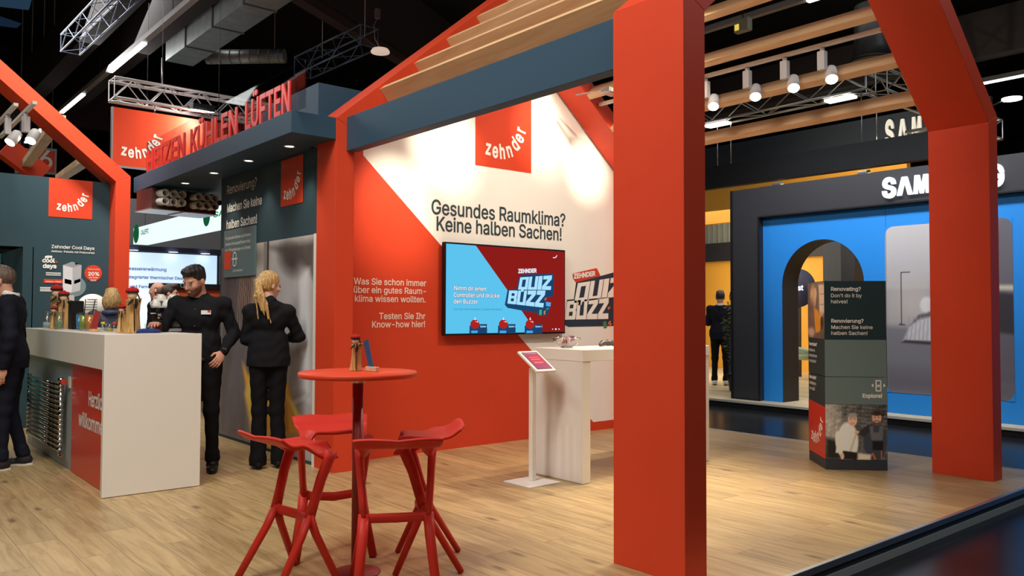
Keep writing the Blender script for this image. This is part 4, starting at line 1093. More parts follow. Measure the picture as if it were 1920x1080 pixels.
MB().prism([V(-.035, -.004, .015), V(.02, -.004, .015), V(.045, -.004, .17), V(0, -.004, .17)], (0, .004, 0)).build('card', mat('wine_red_card', (150, 40, 40), .5), mc)
ww = thing('white_tower', 'narrow white display tower behind the dolls on the counter', 'display', on_counter(131.5, 9.62), .2)
MB().box(-.025, .025, -.03, .03, 0, .34).build('column', WHITE, ww, bevel=.004); MB().box(-.012, .012, -.0315, -.03, .2, .23).build('dark_slot', INK, ww)
for k, (px, Y, cap, nm) in enumerate(((193, 7.6, (225, 200, 40), 'yellow'), (200, 7.75, None, None), (206, 7.45, None, None), (215, 7.3, (200, 40, 40), 'red'))):
    lb = ('small bottle with a %s cap on the counter' % nm) if nm else ('small clear jar without cap behind the yellow capped bottle' if k == 1 else 'small amber topped jar between the capped bottles')
    b = thing('small_bottle', lb, 'bottle', on_counter(px, Y), 0, 'small bottles on the counter')
    MB().lathe([(.024, 0), (.026, .004), (.026, .045), (.014, .058), (.014, .066), (0, .066)], n=16).build('glass_body', TUM, b)
    if cap: MB().lathe([(.017, .060), (.017, .080), (0, .082)], n=16).build('cap', mat('bottle_cap', cap, .4), b)
    else: MB().lathe([(.022, .004), (.022, .03), (0, .03)], n=14).build('filling', mat('jar_filling', (190, 186, 176) if k == 1 else (200, 176, 60), .5), b)
S = SDF((-.12, -.08, -.01), (.12, .08, .06), .005); S.ell((0, 0, .012), (.085, .04, .014)); S.ell((.03, .01, .022), (.04, .03, .012)); S.ell((-.04, 0, .02), (.035, .03, .014)); S.cap((-.09, -.02, .008), (.09, .02, .01), .01, k=.02); S.cut((0, 0, .001), (0, 0, -1))
bl = S.build('blue_cloth', mat('navy_cloth', (36, 54, 120), .9, bump=.4)); bl.location = on_counter(279, 6.85); tag(bl, 'crumpled dark blue cloth lying near the right end of the counter', 'cloth')
sp = tag(MB().box(-.07, .07, -.003, .003, 0, .075).build('acrylic_stand', TUM), 'small clear acrylic panel on the counter in front of the coffee machine', 'panel'); sp.location = on_counter(287, 7.0)
# coffee machine with cups
cpm = Vector((2.12, 8.0, ZC)); d_ = ray(318, 618); cpm = Vector((d_.x/d_.y*7.45, 7.45, ZC)); cpm.x -= .02
cm_ = thing('coffee_machine', 'chrome coffee machine on the counter beside the barman', 'coffee machine', cpm, -.35)
MB().box(-.13, .13, -.16, .16, 0, .03).build('drip_tray', CHROME, cm_, bevel=.004); MB().box(-.12, .12, .02, .16, .03, .20).build('body', CHROME, cm_, bevel=.008)
MB().box(-.13, .13, -.15, .16, .15, .215).build('head', CHROME, cm_, bevel=.01); MB().lathe([(.03, .11), (.034, .115), (.034, .15)], (-.04, -.09, 0), 16).build('brew_group', CHROME, cm_)
MB().tube([(-.04, -.11, .12), (-.04, -.25, .115)], .011, 8).build('portafilter_handle', BLACK, cm_); MB().tube([(.09, -.12, .15), (.10, -.15, .09), (.10, -.16, .04)], .005, 8).build('steam_wand', CHROME, cm_)
for k in range(3): MB().lathe([(.016, -.015), (.018, 0), (.015, .012)], (-.07+.07*k, -.155, .183), 12, axis=(0, -1, 0)).build('knob', BLACK, cm_)
CER = mat('white_porcelain', (225, 222, 215), .25)
cup0 = None
for k, (dx, dy, dz) in enumerate(((-.09, -.06, .216), (0, -.07, .216), (.09, -.06, .216), (-.06, .03, .216), (.05, .04, .216), (-.05, -.04, .262), (.04, -.05, .262))):
    lb = 'white upturned cup stacked on the coffee machine'
    if cup0 is None:
        c = thing('coffee_cup', lb, 'cup', (0, 0, 0), 0, 'cups stacked on the coffee machine'); cup0 = c
        MB().lathe([(.042, 0), (.043, .004), (.038, .035), (.024, .056), (.02, .060), (0, .060)], n=20).build('bowl', CER, c)
        m = MB(); m.tube([(.038*1, 0, .01), (.06, 0, .014), (.062, 0, .03), (.036, 0, .042)], .005, 6); m.build('handle', CER, c)
    else: c = copy_tree(cup0)
    R = Matrix.Rotation(-.35, 3, 'Z'); c.location = cpm+R @ Vector((dx, dy, dz)); c.rotation_euler = (0, 0, k*1.1+3.6)

# ------------------------------------------------------------------ lighting track with four spotlights on the right roof slope
tr = tag(MB().box(6.535, 6.57, 3.12, 6.29, 3.665, 3.70).build('light_track', WHITE), 'white lighting track under the second pine purlin carrying four spotlights', 'light track')
LG = emis('lamp_glow', (255, 246, 226), 30)
lampw = mat('lamp_white', (200, 196, 196), .45)
s0 = None
for k, (y, lb) in enumerate(((3.64, 'white track spotlight nearest the right red post, glaring'), (4.0, 'second white track spotlight from the right post'), (4.39, 'third white track spotlight from the right post'), (4.86, 'white track spotlight half hidden by the nearest red post'))):
    if s0 is None:
        s = thing('track_spotlight', lb, 'spotlight', (0, 0, 0), 0, 'spotlights on the right roof track'); s0 = s
        MB().lathe([(.016, -.04), (.02, -.03), (.02, 0)], n=14).build('track_adapter', lampw, s)
        MB().box(-.028, .028, -.034, .034, -.20, -.035).build('driver_box', lampw, s, bevel=.004)
        hd = MB().lathe([(.052, .075), (.052, -.02), (.046, -.07), (.03, -.085), (0, -.088)], (.05, -.055, -.235), 22, axis=(-.55, -.35, -.8)).build('lamp_head', lampw, s)
        MB().lathe([(0, .0765), (.048, .0765)], (.05, -.055, -.235), 22, axis=(-.55, -.35, -.8)).build('lens', LG, hd)
    else: s = copy_tree(s0); s['label'] = lb
    s.location = (6.552, y, 3.664)
# floodlight on the back gable
fp = at(1143, 172, Y=5.85)
fl_ = thing('floodlight', 'grey square floodlight on the right rafter near the quiz wall', 'floodlight', fp, .2)
MB().box(-.10, .10, -.07, .05, -.03, .03).build('housing', ALU, fl_, bevel=.01); MB().box(-.085, .085, -.071, -.06, -.02, .02).build('glass', mat('lamp_glass', (240, 220, 190), .2), fl_); MB().box(-.012, .012, -.05, .42, .03, .04).build('bracket', ALU, fl_)

# ------------------------------------------------------------------ totem of two printed cubes
tt = thing('display_totem', 'square printed info tower of two stacked boxes on the wooden floor', 'totem', (7.105, 3.741, 0), -PI/4)
hw = .262
def tbox(z0, z1, m, nm, b=.003): return MB().box(-hw, hw, -hw, hw, z0, z1).build(nm, m, tt, bevel=b)
DT = mat('totem_dark_teal', (40, 58, 62), .4); GT = mat('totem_grey_green', (112, 130, 128), .4); PLN = mat('totem_plinth', (56, 60, 66), .5)
tbox(0, .085, PLN, 'plinth'); tbox(.087, .808, DT, 'lower_box'); tbox(.812, 1.652, DT, 'upper_box')
R45 = Matrix.Rotation(-PI/4, 3, 'Z'); TO = Vector((7.105, 3.741, 0))
def tl(x, y, z): return TO+R45 @ Vector((x, y, z))
# local -y face looks to the right of the camera, local -x face to the left
def fq(z0, z1, e=.0015, a=-hw, b=hw): return [tl(a, -hw-e, z0), tl(b, -hw-e, z0), tl(b, -hw-e, z1), tl(a, -hw-e, z1)]
def lq(z0, z1, e=.0015, a=hw, b=-hw): return [tl(-hw-e, a, z0), tl(-hw-e, b, z0), tl(-hw-e, b, z1), tl(-hw-e, a, z1)]
m = MB(); m.poly(fq(.572, .808)); m.poly(fq(.812, 1.135)); m.build('grey_panel', GT, tt, world=True)
m = MB(); fx = R45 @ Vector((1, 0, 0)); lxv = R45 @ Vector((0, -1, 0))
for s_, x, z, wd, b in (('Renovating?', -.205, 1.565, .255, .02), ("Don't do it by", -.205, 1.508, .262, .008), ('halves!', -.205, 1.455, .14, .008), ('Renovierung?', -.205, 1.285, .275, .02), ('Machen Sie keine', -.205, 1.23, .352, .008), ('halben Sachen!', -.205, 1.178, .307, .008), ('Explore!', .055, .632, .165, .03)):
    put(m, s_, tl(x, -hw-.0025, z), fx, (0, 0, 1), width=wd, bold=b)
m.build('slogan_lettering', WINK, tt, world=True)
m = MB()
def frect(x0, x1, z0, z1): m.poly([tl(x0, -hw-.0025, z0), tl(x1, -hw-.0025, z0), tl(x1, -hw-.0025, z1), tl(x0, -hw-.0025, z1)])
for r in ((.165, .175, .685, .785), (.205, .215, .685, .785), (.165, .215, .775, .785), (.165, .215, .685, .697), (.18, .2, .725, .745)): frect(*r)
for sx in (-1, 1):
    c = .19+sx*.042; m.poly([tl(c, -hw-.0025, .72), tl(c+sx*.018, -hw-.0025, .738), tl(c, -hw-.0025, .756)][::sx])
m.build('phone_symbol', WINK, tt, world=True)
m = MB()
for k, (s_, z, b) in enumerate((('Remontujesz?', 1.07, .03), ('Postaw na', 1.015, .006), ('kompleksowe', .965, .006), ('rozwiązania!', .915, .006), ('Renovujete?', .765, .03), ('Nedělejte to', .71, .006), ('jen napůl!', .66, .006))):
    put(m, s_, tl(-hw-.0025, .225, z), lxv, (0, 0, 1), size=.056, bold=b)
m.build('side_lettering', WINK, tt, world=True)
m = MB(); m.poly([tl(-hw-.0015, hw, .09), tl(-hw-.0015, -hw, .09), tl(-hw-.0015, -hw, .545), tl(-hw-.0015, hw, .565)]); m.build('red_panel', REDG, tt, world=True)
m = MB(); wordmark(m, tl(-hw-.003, .18, .2), lxv, (0, 0, 1), .36); m.build('side_logo_lettering', WINK, tt, world=True)
def twomen(u, v):
    I = Img(u, v, (92, 90, 86), 1.08); I.grad((60, 60, 62), .3, .5, 1, 1)
    for k in range(6): I.line((120, 120, 118), [(.2, .98-.06*k), (1, .92-.07*k)], .006, .6)
    I.ell((150, 146, 138), .06, .6, .2, .5, .3); I.noise(14, 40, 40, 2); I.pol((40, 38, 36), [(0, 0), (.26, 0), (.2, .35), (0, .4)], .05)
    # older man in a white shirt
    I.ell((206, 198, 184), .36, .32, .17, .36, .08); I.pol((212, 206, 194), [(.16, .12), (.3, .12), (.44, .62), (.28, .62), (.2, .42)], .01); I.ell((202, 196, 184), .22, .3, .06, .22, .1, .12)
    I.pol((170, 164, 152), [(.36, .08), (.40, .1), (.52, .5), (.5, .52)], .012); I.pol((36, 34, 34), [(.27, 0), (.5, 0), (.52, .13), (.28, .16)], .008)
    I.ell((196, 160, 138), .44, .72, .075, .115, .08); I.ell((136, 134, 130), .44, .80, .078, .042, .35); I.ell((178, 140, 120), .44, .655, .04, .02, .4); I.ell((80, 60, 52), .41, .74, .012, .008, .5); I.ell((80, 60, 52), .475, .74, .012, .008, .5)
    I.ell((198, 164, 140), .27, .06, .03, .06, .2)
    # younger man in work clothes
    I.ell((56, 60, 68), .80, .33, .19, .34, .08); I.pol((44, 46, 52), [(.5, .47), (.62, .42), (.75, .55), (.7, .64)], .012); I.ell((190, 150, 128), .51, .5, .04, .03, .2)
    I.pol((88, 90, 92), [(.74, .36), (.92, .36), (.94, .62), (.88, .62), (.86, .5), (.78, .5), (.77, .62), (.71, .6)], .01); I.pol((30, 30, 34), [(.76, .18), (.93, .18), (.93, .34), (.76, .34)], .01)
    I.line((206, 84, 40), [(.76, .12), (.80, .02)], .012); I.line((206, 84, 40), [(.9, .16), (.9, .04)], .01)
    I.ell((184, 144, 120), .83, .76, .075, .12, .08); I.ell((52, 40, 32), .83, .845, .08, .045, .3); I.ell((96, 70, 56), .83, .67, .065, .045, .3); I.ell((235, 225, 215), .83, .69, .025, .008, .4); I.ell((60, 44, 38), .80, .77, .012, .008, .5); I.ell((60, 44, 38), .86, .77, .012, .008, .5)
    I.pol((196, 184, 164), [(.52, 0), (.72, 0), (.74, .1), (.52, .12)], .02)
    return I.c*1.3
picture('men_photo', picmat('men_photo', .35), tt, *fq(.09, .570), 90, 90, twomen)
def womanphoto(u, v):
    I = Img(u, v, (120, 104, 94), .8); I.grad((84, 70, 62), .5, 1, 0, 0)
    I.pol((206, 186, 166), [(.72, .45), (1, .45), (1, .95), (.68, .95)], .02); I.line((150, 130, 116), [(.75, .6), (1, .6)], .008); I.line((150, 130, 116), [(.75, .78), (1, .78)], .008)
    I.ell((150, 122, 96), .34, .78, .2, .18, .2); I.ell((214, 172, 146), .47, .8, .09, .1, .15); I.ell((196, 170, 130), .32, .72, .16, .22, .3); I.ell((205, 160, 134), .44, .64, .06, .08, .3)
    I.ell((112, 92, 82), .2, .35, .28, .32, .3); I.pol((214, 138, 44), [(.4, .55), (.62, .5), (.86, .3), (.72, .12), (.48, .1), (.42, .35)], .02); I.ell((204, 158, 130), .84, .42, .1, .06, .3); I.ell((60, 44, 38), .86, .28, .08, .12, .3); I.ell((190, 160, 140), .2, .1, .2, .08, .4)
    return I.noise(6, 12, 12, 4).c*1.25
picture('woman_photo', picmat('woman_photo', .35), tt, *lq(1.14, 1.648), 60, 60, womanphoto)

# ------------------------------------------------------------------ people
def rotv(v, ang, ax):
    return Matrix.Rotation(ang, 3, ax) @ Vector(v)
def skinmat(name, rgb): return mat(name, rgb, .5, spec=.3, var=.05, vscale=12)
def hairmat(name, dark, light):
    m = bpy.data.materials.new(name); m.use_nodes = True; nt = m.node_tree; b = nt.nodes['Principled BSDF']
    tc = nt.nodes.new('ShaderNodeTexCoord'); mp = nt.nodes.new('ShaderNodeMapping'); mp.inputs['Scale'].default_value = (90, 90, 8)
    n = nt.nodes.new('ShaderNodeTexNoise'); n.inputs['Scale'].default_value = 1.5; n.inputs['Detail'].default_value = 4
    r = nt.nodes.new('ShaderNodeValToRGB'); r.color_ramp.elements[0].position = .35; r.color_ramp.elements[0].color = (*lin(dark), 1); r.color_ramp.elements[1].position = .65; r.color_ramp.elements[1].color = (*lin(light), 1)
    nt.links.new(tc.outputs['Object'], mp.inputs[0]); nt.links.new(mp.outputs[0], n.inputs['Vector']); nt.links.new(n.outputs['Fac'], r.inputs['Fac']); nt.links.new(r.outputs['Color'], b.inputs['Base Color'])
    bp = nt.nodes.new('ShaderNodeBump'); bp.inputs['Strength'].default_value = .6; bp.inputs['Distance'].default_value = .01; nt.links.new(n.outputs['Fac'], bp.inputs['Height']); nt.links.new(bp.outputs['Normal'], b.inputs['Normal'])
    b.inputs['Roughness'].default_value = .5
    return m
EYE = mat('eye_brown', (60, 50, 46), .2)
BASE = dict(head=(0, -.02, 1.625), neck=(0, .015, 1.47), chest=(0, .0, 1.28), waist=(0, .0, 1.08), pelvis=(0, .005, .95),
            ls=(.185, .01, 1.415), le=(.245, .02, 1.13), lw=(.255, -.05, .89), rs=(-.185, .01, 1.415), re=(-.245, .02, 1.13), rw=(-.255, -.05, .89),
            lh=(.09, .005, .92), lk=(.10, -.01, .50), la=(.105, .03, .085), rh=(-.09, .005, .92), rk=(-.10, -.01, .50), ra=(-.105, .03, .085),
            yaw=0.0, tilt=0.0, lf=0.12, rf=-.12, lcurl=.5, rcurl=.5)
def person(label, loc, rz, height=1.76, res=.008, pose=None, skin=(214, 166, 140), hair='short', haircol=((24, 20, 18), (52, 44, 38)), top='shirt', topmat=None, legmat=None, shoemat=None,
           flare=0.0, width=1.0, belly=0.0, beard=None, collar=None, female=False, boots=False, group=None, bald=False):
    J = dict(BASE); J.update(pose or {})
    g = thing('person', label, 'person', loc, rz, group)
    g.scale = (height/1.75,)*3
    A = {k: np.array(v, float) for k, v in J.items() if isinstance(v, tuple)}
    HM = Matrix.Rotation(J['yaw'], 3, 'Z') @ Matrix.Rotation(J['tilt'], 3, 'X'); HMn = np.array(HM)
    hc = A['head']
    def hp(x, y, z): return hc+HMn @ np.array((x, y, z))
    pts = np.array([v for v in A.values()]); lo = pts.min(0)-.24; hi = pts.max(0)+.24; lo[2] = -.01; hi[2] = hc[2]+.17
    w = width
    # --- body: one surface from the crown to the ankles, hands included
    S = SDF(lo, hi, res)
    S.ell(hp(0, .012, .03), (.074, .093, .088), HMn, k=.01); S.ell(hp(0, -.018, -.025), (.062, .078, .088), HMn, k=.03); S.ell(hp(0, -.055, -.085), (.032, .030, .026), HMn, k=.03)
    S.ell(hp(0, -.078, .028), (.05, .016, .012), HMn, k=.012)                                    # brow
    for sx in (-1, 1):
        S.ell(hp(.031*sx, -.094, .006), (.017, .012, .011), HMn, k=.01, sub=True)               # eye sockets
        S.ell(hp(.044*sx, -.062, -.026), (.022, .022, .018), HMn, k=.02)                          # cheeks
        S.ell(hp(.077*sx, .012, -.008), (.010, .021, .033), HMn, k=.008)                          # ears
    S.cap(hp(0, -.090, .012), hp(0, -.113, -.026), .009, .013, k=.012); S.ell(hp(0, -.100, -.032), (.018, .012, .009), HMn, k=.008)
    S.ell(hp(0, -.094, -.056), (.024, .010, .006), HMn, k=.006); S.ell(hp(0, -.093, -.067), (.020, .010, .007), HMn, k=.006)
    nk = .052 if not female else .044
    S.cap(A['neck']-np.array((0, -.0, .04)), hp(0, .025, -.06), nk+.008, nk, k=.03)
    sw = .8
    S.cap(A['chest'], A['waist'], .10*sw*w, .09*sw*w, k=.06); S.cap(A['waist'], A['pelvis'], .09*sw*w, .10*sw*w, k=.06)
    for s_ in 'lr':
        S.cap(A['neck']-np.array((0, 0, .06)), A[s_+'s'], .05, .045, k=.05); S.cap(A['chest'], A[s_+'s'], .08, .04, k=.05)
        S.cap(A[s_+'s'], A[s_+'e'], .042, .036, k=.03); S.cap(A[s_+'e'], A[s_+'w'], .036, .025, k=.03)
        S.cap(A[s_+'h'], A[s_+'k'], .07, .048, k=.05); S.cap(A[s_+'k'], A[s_+'a'], .046, .034, k=.03)
        # hand
        d = A[s_+'w']-A[s_+'e']; d /= np.linalg.norm(d); sx = 1 if s_ == 'l' else -1
        f0 = np.array(J.get(s_+'palm', (-sx, 0.0, 0.0)), float)                                  # way the palm faces
        f0 = f0-d*(f0@d); f0 /= np.linalg.norm(f0); sd = np.cross(d, f0); th = sd if sd[1] < 0 else -sd
        wr = A[s_+'w']; cu = J[s_+'curl']
        c = wr+d*.055
        S.ell(c, (.042, .014, .052), np.stack([th, f0, d], 1), k=.02)
        for i, (o_, L, r) in enumerate(((.030, .075, .0088), (.011, .083, .0092), (-.009, .077, .0088), (-.028, .060, .0078))):
            p = wr+d*.092+th*o_; a = .25*cu; dd = d
            for q, fr in enumerate((.45, .32, .26)):
                a2 = cu*(.5+.55*q); dd = d*math.cos(a2)+f0*math.sin(a2); n_ = p+dd*L*fr+th*o_*.10*fr
                S.cap(p, n_, r*(1-.08*q), r*(1-.08*(q+1)), k=.005); p = n_
        p = wr+d*.028+th*.026+f0*.006; n_ = p+(d*.62+th*.62+f0*.45)*.040; S.cap(p, n_, .0125, .010, k=.014); S.cap(n_, n_+(d*.9+th*.15+f0*.3)*.032, .010, .008, k=.005)
    body = S.build('body', skinmat('skin', skin), g)
    # eyes
    for sx in (-1, 1): MB().ball(hp(.031*sx, -.084, .005), .0118, 10).build('eye', EYE, body)
    # --- top
    tr = res*1.15
    T = SDF(lo, hi, tr)
    jacket = top in ('jacket',)
    add = .016 if jacket else .008
    ch = .115*w; sq = ((0, 1, 0), .78)
    T.cap(A['chest']+np.array((-.05*w, 0, .02)), A['chest']+np.array((.05*w, 0, .02)), ch+add, k=.05, sq=sq)
    T.cap(A['waist']+np.array((-.04*w, -.01*belly, 0)), A['waist']+np.array((.04*w, -.01*belly, 0)), .108*w+add+.02*belly, k=.07, sq=((0, 1, 0), .86 if belly else .78))
    hem = A['pelvis']+np.array((0, 0, -.10 if jacket else (-.02 if not female else -.06)))
    T.cap(A['pelvis']+np.array((-.055*w, .0, 0)), A['pelvis']+np.array((.055*w, 0, 0)), .112*w+add+(.01 if jacket else .002), k=.07, sq=((0, 1, 0), .84))
    if jacket: T.cap(A['pelvis'], hem, .13*w+add, .135*w+add, k=.06, sq=((0, 1, 0), .8))
    if female and top != 'vest': T.cap(A['waist']+np.array((-.05, .0, .02)), A['pelvis']+np.array((-.045, 0, -.05)), .116, .136, k=.06, sq=((0, 1, 0), .84)); T.cap(A['waist']+np.array((.05, .0, .02)), A['pelvis']+np.array((.045, 0, -.05)), .116, .136, k=.06, sq=((0, 1, 0), .84))
    if female: T.ell(A['chest']+np.array((.06, -.085, -.01)), (.055, .05, .055), k=.04); T.ell(A['chest']+np.array((-.06, -.085, -.01)), (.055, .05, .055), k=.04)
    T.cap(A['neck']-np.array((0, -.005, .035)), A['neck']-np.array((0, -.005, .005)), .070 if not female else .060, .062 if not female else .054, k=.05)
    for s_ in 'lr':
        T.cap(A['neck']-np.array((0, 0, .045)), A[s_+'s'], .056, .050+add*.5, k=.05); T.cap(A['chest'], A[s_+'s'], .09, .05, k=.05)
        if top != 'vest':
            e = A[s_+'e']; wv = A[s_+'w']; end = e+(wv-e)*(.97)
            T.cap(A[s_+'s']-np.array((0, 0, .012)), e, .053+add*.6, .047+add*.6, k=.035); T.cap(e, end, .047+add*.6, .034+add*.5, k=.03)
            for q in (.25, .6, .85): c = e+(wv-e)*q*.5; T.cap(c, c+np.array((.012, .01, .006)), .046, k=.02)
        else: T.cap(A[s_+'s'], A[s_+'s']+(A[s_+'e']-A[s_+'s'])*.12, .066, .064, k=.04)
    if collar or top in ('shirt', 'jacket'):
        for sx in (-1, 1): T.cap(A['neck']+np.array((.05*sx, .035, .012)), A['neck']+np.array((.022*sx, -.062, -.03)), .016, .018, k=.012)
    T.cut(hem, (0, 0, -1))
    # folds: shallow ripples across waist and sleeves
    gx = T.lo[0]+T.res*np.arange(T.n[0])[:, None, None]; gy = T.lo[1]+T.res*np.arange(T.n[1])[None, :, None]; gz = T.lo[2]+T.res*np.arange(T.n[2])[None, None, :]
    T.g = T.g+(.0022*np.sin(gz*62+gx*30+1.3*np.sin(gx*25+gy*20))+.0016*np.sin(gx*70-gz*35+gy*40)).astype(np.float32)
    t_ = T.build('shirt' if top == 'shirt' else top, topmat, g)
    # --- trousers
    L = SDF(lo, hi, tr)
    L.cap(A['pelvis']+np.array((-.05*w, .005, .02)), A['pelvis']+np.array((.05*w, .005, .02)), .112*w, k=.05, sq=((0, 1, 0), .84))
    L.cap(A['waist']*.35+A['pelvis']*.65+np.array((-.05*w, 0, 0)), A['waist']*.35+A['pelvis']*.65+np.array((.05*w, 0, 0)), .102*w, k=.05, sq=((0, 1, 0), .8))
    for s_ in 'lr':
        an = A[s_+'a']+np.array((0, 0, .0))
        L.cap(A[s_+'h']+np.array((0, .01, 0)), A[s_+'k'], .090*w, .062, k=.04); L.cap(A[s_+'k'], an, .060, .047+flare, k=.03)
        if flare: L.cap(an, an-np.array((0, 0, .06)), .047+flare, .052+flare, k=.02)
        else:
            for q in (.86, .95): c = A[s_+'k']+(an-A[s_+'k'])*q; L.cap(c+np.array((.008, .008, 0)), c-np.array((.008, .008, 0)), .052, k=.01)
    L.g = L.g+(.0018*np.sin(gz*48+gx*40+gy*30)).astype(np.float32)
    L.cut((0, 0, .03 if flare else .075), (0, 0, -1))
    L.build('trousers', legmat, g)
    # --- shoes
    for s_ in 'lr':
        a = A[s_+'a']; an_ = J[s_+'f']; fw = np.array((math.sin(an_), -math.cos(an_), 0.0)); sd = np.array((fw[1], -fw[0], 0))
        q = SDF(a-np.array((.24, .24, .2)), a+np.array((.24, .24, .2)), .006)
        b0 = a*np.array((1, 1, 0))
        q.ell(b0+fw*-.02+np.array((0, 0, .045)), (.04, .055, .045), np.stack([sd, fw, (0, 0, 1)], 1), k=.03); q.ell(b0+fw*.10+np.array((0, 0, .028)), (.046, .10, .034), np.stack([sd, fw, (0, 0, 1)], 1), k=.04)
        q.cap(b0+np.array((0, 0, .05)), a+np.array((0, 0, .07 if boots else .02)), .045, .046, k=.03); q.cut((0, 0, .012), (0, 0, -1))
        sh = q.build('shoe', shoemat, g)
        so_ = MB(); n = 22; ring = []
        for k in range(n):
            t = 2*PI*k/n; c_, s2 = math.cos(t), math.sin(t); p = b0+fw*(.055+.145*c_*(1 if c_ > 0 else .93))+sd*(.044*s2*(1+.1*c_)); ring.append(Vector((p[0], p[1], 0.0)))
        so_.prism(ring, (0, 0, .016)); so_.build('sole', J.get('solemat') or BLACK, sh)
    # --- hair
    hm = hairmat('hair', *haircol); Hh = SDF(hp(0, 0, 0)-.34, hp(0, 0, 0)+.24, res*.8)
    def hcap(zc):
        Hh.ell(hp(0, .018, .035), (.083, .101, .094), HMn, k=.01)
        n = HMn @ np.array((0, -.80, -.60)); Hh.cut(hp(0, -.058, .050), n)                     # free the face
    if hair == 'short':
        hcap(0); Hh.ell(hp(0, -.03, .105), (.068, .075, .035), HMn, k=.03); Hh.cut(hp(0, .03, -.045), HMn @ np.array((0, .3, -1)))
    elif hair == 'quiff':
        hcap(0); Hh.ell(hp(0, -.035, .103), (.068, .060, .030), HMn, k=.03); Hh.ell(hp(.010, -.070, .100), (.050, .028, .022), HMn, k=.02); Hh.ell(hp(0, .03, .085), (.075, .08, .045), HMn, k=.03); Hh.cut(hp(0, .03, -.035), HMn @ np.array((0, .3, -1)))
    elif hair == 'fringe':  # close-cropped sides only
        Hh.ell(hp(0, .020, .015), (.079, .096, .080), HMn, k=.01); Hh.cut(hp(0, -.03, .05), HMn @ np.array((0, -1, .0))); Hh.cut(hp(0, 0, .055), HMn @ np.array((0, -.35, 1))); Hh.cut(hp(0, .03, -.05), HMn @ np.array((0, .3, -1)))
    elif hair == 'bob':
        hcap(0); Hh.ell(hp(0, .045, -.02), (.100, .085, .105), HMn, k=.03); Hh.ell(hp(.062, .02, -.05), (.04, .06, .085), HMn, k=.03); Hh.ell(hp(-.062, .02, -.05), (.04, .06, .085), HMn, k=.03); Hh.ell(hp(0, .0, .105), (.07, .08, .03), HMn, k=.03)
    elif hair == 'ponytail':
        hcap(0); Hh.ell(hp(0, .03, .0), (.083, .088, .085), HMn, k=.02); Hh.ell(hp(0, .115, .005), (.03, .026, .028), HMn, k=.015)
        t0 = hp(0, .125, 0); b0 = A['chest']+np.array((0, .125, 0))
        for (dx, dz, r) in ((.03, .06, .018), (.055, .10, .014), (.005, .03, .016), (-.03, -.10, .010), (.075, .03, .011)):
            e = b0+np.array((dx*1.2, .01, dz)); md = (t0+e)/2+np.array((dx*.3, .035, .03)); Hh2 = [t0, md, e]; Hh.chain(Hh2, [.022, r, r*.35], k=.012)
    hgx = Hh.lo[0]+Hh.res*np.arange(Hh.n[0])[:, None, None]; hgy = Hh.lo[1]+Hh.res*np.arange(Hh.n[1])[None, :, None]; hgz = Hh.lo[2]+Hh.res*np.arange(Hh.n[2])[None, None, :]
    Hh.g = Hh.g+(.0020*np.sin(hgx*150+hgy*90+12*hgz)+.0012*np.sin(hgy*210-hgx*60)).astype(np.float32)
    Hh.build('hair', hm, g)
    if beard:
        B = SDF(hp(0, 0, 0)-.2, hp(0, 0, 0)+.2, .005)
        B.ell(hp(0, -.020, -.040), (.0655, .080, .082), HMn, k=.02); B.ell(hp(0, -.060, -.092), (.034, .031, .027), HMn, k=.03)
        B.cut(hp(0, -.08, -.046), HMn @ np.array((0, -.25, 1))); B.cut(hp(0, .0, 0), HMn @ np.array((0, 1, 0)))
        mo = SDF(hp(0, 0, 0)-.2, hp(0, 0, 0)+.2, .005); mo.ell(hp(0, -.094, -.062), (.021, .02, .012), HMn); B.minus(mo)
        B.cap(hp(.024, -.092, -.053), hp(-.024, -.092, -.053), .007, k=.005)
        B.build('beard', beard, g)
    return g, A, hp, HMn, t_

SHB = mat('black_shirt_cloth', (26, 26, 30), .85, spec=.15, bump=.15, bscale=400); TRB = mat('black_jeans', (22, 22, 25), .85, spec=.15, bump=.2, bscale=300)
BOOT = mat('black_leather', (16, 16, 17), .5); NAVY_S = mat('navy_suit', (26, 28, 40), .8, spec=.15); BLK_S = mat('black_suit', (24, 24, 28), .8, spec=.15)

# barman
g, A, hp, HMn, top_ = person('person in a black shirt and glasses standing behind the white counter, looking down', (2.50, 7.19, 0), -.62, 1.78, .0058,
    pose=dict(head=(-.035, -.06, 1.60), yaw=-.42, tilt=.40, ls=(.195, .0, 1.41), le=(.27, .05, 1.16), lw=(.225, -.12, 1.00), lpalm=(-.5, .6, 0), lcurl=.7,
              rs=(-.19, -.03, 1.41), re=(-.29, -.09, 1.20), rw=(-.25, -.32, 1.235), rpalm=(0, 0, -1), rcurl=.6, chest=(0, -.02, 1.28),
              lh=(.095, 0, .92), lk=(.12, -.06, .51), la=(.13, -.04, .085), rh=(-.085, .01, .92), rk=(-.10, -.03, .5), ra=(-.12, .08, .085), lf=.25, rf=-.3),
    skin=(206, 150, 126), hair='quiff', haircol=((14, 12, 12), (34, 30, 30)), topmat=SHB, legmat=TRB, shoemat=BOOT, beard=mat('dark_stubble', (104, 72, 60), .8), boots=True, width=1.06, belly=.6)
m = MB()
for sx in (-1, 1): m.tube([hp(.033*sx+.024*math.cos(2*PI*k/16), -.108, .002+.020*math.sin(2*PI*k/16)) for k in range(17)], .0016, 6, caps=False); m.tube([hp(.057*sx, -.106, .006), hp(.078*sx, -.02, .012), hp(.078*sx, .02, .0)], .0016, 6)
m.tube([hp(-.01, -.110, .004), hp(.01, -.110, .004)], .0016, 6); m.build('glasses', mat('clear_frame', (190, 186, 180), .3, metal=.4), g)
